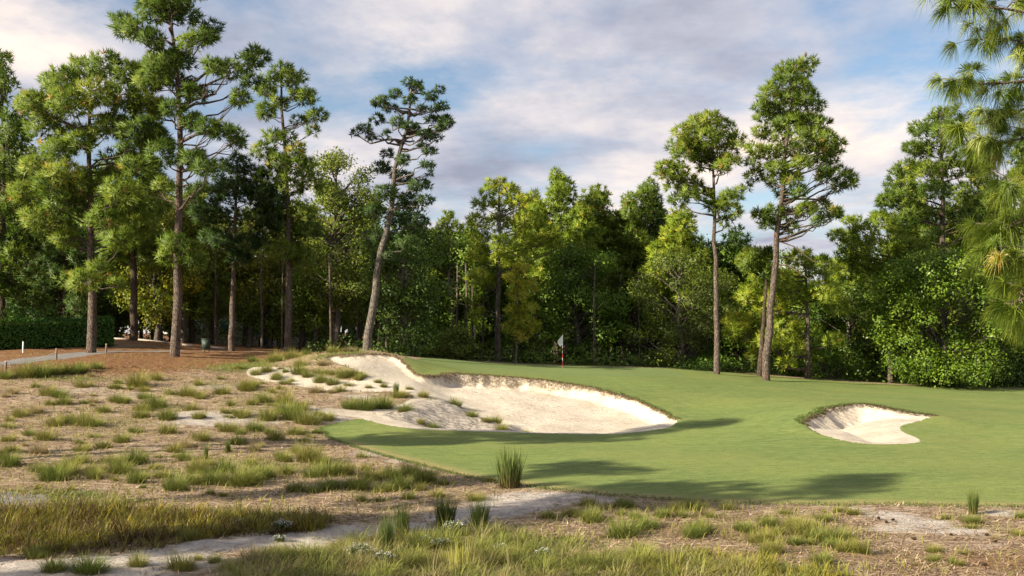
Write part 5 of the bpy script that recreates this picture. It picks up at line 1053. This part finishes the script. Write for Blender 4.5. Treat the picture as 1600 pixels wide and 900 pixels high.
def props():
    global R
    R = np.random.default_rng(81)
    # flagstick
    x, y = (879 - CX) / F * 75.2, 75.2; z = gz(x, y); t = empty('golf_flag', (x, y, z), 'white flag on red and white striped flagstick standing in the putting green', 'flag')
    H = 2.2; m = MB(); tube(m, [(0, 0, 0), (0, 0, H)], .022, 8, .5, True); m.build('pole', M['white'], t, True)
    for z0, z1 in ((.02, .42), (.62, .95), (1.15, 1.28)):
        m = MB(); tube(m, [(0, 0, z0), (0, 0, z1)], .0255, 8); m.build('stripe', M['red'], t, True)
    m = MB(); nu, nv = 9, 10; V = []
    for j in range(nv + 1):
        for i in range(nu + 1):
            u, v = i / nu, j / nv; w = .30 * (.35 + .65 * math.sin(math.pi * min(1, .12 + v * .85)))
            V.append((-.02 - u * w * 1.05, .025 * math.sin(u * 9 + v * 2) * u, 2.17 - .62 * v - .20 * u * (1 - v * .2)))
    q = [(j * (nu + 1) + i, j * (nu + 1) + i + 1, (j + 1) * (nu + 1) + i + 1, (j + 1) * (nu + 1) + i) for j in range(nv) for i in range(nu)]
    V = np.array(V); back = V + (0, .012, 0); k = len(V); m.add(np.concatenate([V, back]), [(a, b, c) for a, b, c, d in q] + [(a, c, d) for a, b, c, d in q] + [(a + k, c + k, b + k) for a, b, c, d in q] + [(a + k, d + k, c + k) for a, b, c, d in q]); m.build('flag_cloth', M['cloth'], t, True)
    m = MB(); th = np.linspace(0, 6.28, 17); tube(m, np.array([(0, 0, -.03), (0, 0, .012)]), .054, 14); m.build('cup_rim', M['white'], t)
    # path posts with rope
    def post(px, py, h, r, mk, lab, name='path_post'):
        p = place(px, py); t = empty(name, p, lab, 'post'); m = MB(); tube(m, [(0, 0, -.1), (0, 0, h * .5), (.01, 0, h)], [r, r * .97, r * .9], 9, .5, True, .04); m.build('shaft', M[mk], t)
        m = MB(); tube(m, [(.01, 0, h - .002), (.01, 0, h + .025)], [r * 1.06, r * .8], 9, .5, True); m.build('cap', M['white' if mk == 'white' else 'rope'], t); return p, t
    post(36, 552, .68, .045, 'white', 'white marker post in front of the hedge', 'marker_post')
    p1, t1 = post(88, 562, .60, .06, 'post', 'short wooden post beside the cart path with a rope tied on')
    post(9, 581, .55, .065, 'post', 'short dark wooden post at the left edge of the picture'); post(166, 552, .55, .06, 'post', 'short dark post just right of the big pine by the path')
    m = MB(); tt = np.linspace(0, 1, 9); q = np.stack([-.05 - 1.1 * tt, -.5 * tt, .40 - .42 * tt + .10 * (tt * tt - tt)], 1); tube(m, q, .014, 5); m.build('rope', M['rope'], t1)
    # concrete kerb behind the pine straw
    for a, b, lab in [((176, 531), (203, 534), 'pale concrete kerb length right of the hedge end'), ((214, 535), (262, 538), 'pale concrete kerb length left of the tallest pine'), ((285, 541), (302, 543), 'short pale kerb length right of the tallest pine'), ((318, 546), (352, 548), 'pale kerb length in front of the green cabinet')]:
        y = 82.5; A = at(a[0], a[1], y); B = at(b[0], b[1], y); A[2] = gz(A[0], y) + .02; B[2] = gz(B[0], y) + .02; c = (A + B) / 2; m = MB()
        dx = B - A; w = np.array([0, .09, 0]); hz = np.array([0, 0, .09]); lo = np.array([0, 0, -.15]); V = [A - w + lo - c, B - w + lo - c, B + w + lo - c, A + w + lo - c, A - w + hz - c, B - w + hz - c, B + w * .8 + hz - c, A + w * .8 + hz - c]
        m.add(V, [(0,2,1),(0,3,2),(4,5,6),(4,6,7),(0,1,5),(0,5,4),(1,2,6),(1,6,5),(2,3,7),(2,7,6),(3,0,4),(3,4,7)]); tag(m.build('kerb_stone', M['concrete'], loc=c), lab, 'kerb')
    # service cabinet on post
    p = place(322, 549); t = empty('service_cabinet', p, 'small green service cabinet at the wood edge left of the dark pine', 'cabinet'); m = MB(); m.box((-.26, -.16, .22), (.26, .16, .86)); m.build('body', M['box_green'], t)
    m = MB(); m.box((-.29, -.19, .86), (.29, .19, .92)); m.build('lid', M['box_green'], t); m = MB(); m.box((-.22, -.178, .28), (.22, -.162, .80)); m.build('door', M['box_green'], t)
    m = MB(); m.box((-.20, -.05, -.1), (-.12, .05, .22)); m.build('leg', M['post'], t); m = MB(); m.box((.12, -.05, -.1), (.20, .05, .22)); m.build('leg', M['post'], t)
    # thin pole at the wood edge
    x, y = (742 - CX) / F * 83, 83; t = empty('pole', (x, y, gz(x, y)), 'thin pale pole in front of the wood left of the bright pine', 'pole'); m = MB(); tube(m, [(0, 0, -.1), (0, 0, 2.6)], .03, 7, .5, True); m.build('shaft', M['concrete'], t); m = MB(); m.box((-.09, -.03, 2.3), (.09, .03, 2.42)); m.build('bracket', M['concrete'], t)
    # pale house glimpsed between the trunks
    x, y = -26.5, 113.0; z = gz(x, y); t = empty('house', (x, y, z), 'pale sided house glimpsed between the trunks at left', 'house')
    m = MB(); m.box((-7.5, 0, -.3), (7.5, 7, 4.6)); m.build('wall', M['siding'], t)
    m = MB(); V = [(-8, -.6, 4.6), (8, -.6, 4.6), (8, 7.6, 4.6), (-8, 7.6, 4.6), (-8, 3.5, 7.4), (8, 3.5, 7.4)]; m.add(V, [(0, 1, 5), (0, 5, 4), (2, 3, 4), (2, 4, 5), (1, 2, 5), (3, 0, 4), (0, 2, 1), (0, 3, 2)]); m.build('roof', M['roof'], t)
    for wx in (-6, -3, 0, 3, 5.6):
        w = MB(); w.box((wx - .6, -.05, 1.0), (wx + .6, -.003, 2.6)); fr = w.build('window', M['white'], t); w = MB(); w.box((wx - .5, -.075, 1.1), (wx + .5, -.053, 2.5)); w.build('pane', M['pane'], fr)
    for k in range(9):
        w = MB(); w.box((-7.5, -.03, .2 + k * .45), (7.5, -.004, .24 + k * .45)); w.build('siding_board', M['siding'], t)
    x, y = (413 - CX) / F * 101, 101; t = empty('blue_bin', (x, y, gz(x, y)), 'small blue bin among the trunks at left', 'bin'); m = MB(); V = [(-.4,-.4,0),(.4,-.4,0),(.4,.4,0),(-.4,.4,0),(-.5,-.5,1.5),(.5,-.5,1.5),(.5,.5,1.5),(-.5,.5,1.5)]
    m.add(V, [(0,2,1),(0,3,2),(4,5,6),(4,6,7),(0,1,5),(0,5,4),(1,2,6),(1,6,5),(2,3,7),(2,7,6),(3,0,4),(3,4,7)]); m.build('body', M['blue'], t); m = MB(); m.box((-.55, -.55, 1.5), (.55, .55, 1.6)); m.build('lid', M['blue'], t)
    # pine cones on the bare ground
    me = None
    for px, py, lab in [(1395, 814, 'large pine cone on the grey sand at right'), (1385, 818, 'pine cone just left of the large one'), (1373, 811, 'pale pine cone left of the pair on the grey sand'), (1428, 843, 'pine cone left of the yellow double tuft'), (1486, 840, 'pine cone right of the yellow double tuft'), (1542, 839, 'round dark pine cone below the right reed clump'), (1555, 850, 'pine cone below the round dark one'), (1538, 886, 'pine cone near the bottom right corner')]:
        if me is None:
            m = MB(); tube(m, [(-.075, 0, .045), (-.04, 0, .045), (0, 0, .045), (.05, 0, .045), (.08, 0, .045)], [.012, .032, .036, .024, .005], 7, .5, True)
            for r_ in range(6):
                for k in range(8):
                    a = k * .785 + r_ * .4; xx = -.06 + r_ * .024; rr = (.030, .040, .042, .036, .028, .018)[r_]; c, s_ = math.cos(a), math.sin(a)
                    m.add([(xx - .006, rr * .6 * c - .010 * s_, .045 + rr * .6 * s_ + .010 * c), (xx - .006, rr * .6 * c + .010 * s_, .045 + rr * .6 * s_ - .010 * c), (xx + .014, (rr + .014) * c, .045 + (rr + .014) * s_)], [(0, 1, 2)])
            me = m.mesh('pine_cone', M['cone'])
        p = place(px, py); o = bpy.data.objects.new('pine_cone', me); COL.objects.link(o); o.location = p; o.rotation_euler = (0, 0, R.uniform(0, 6)); s = R.uniform(.55, .8); o.scale = (s, s, s); tag(o, lab, 'pine cone', 'pine cones on the bare ground')
props()
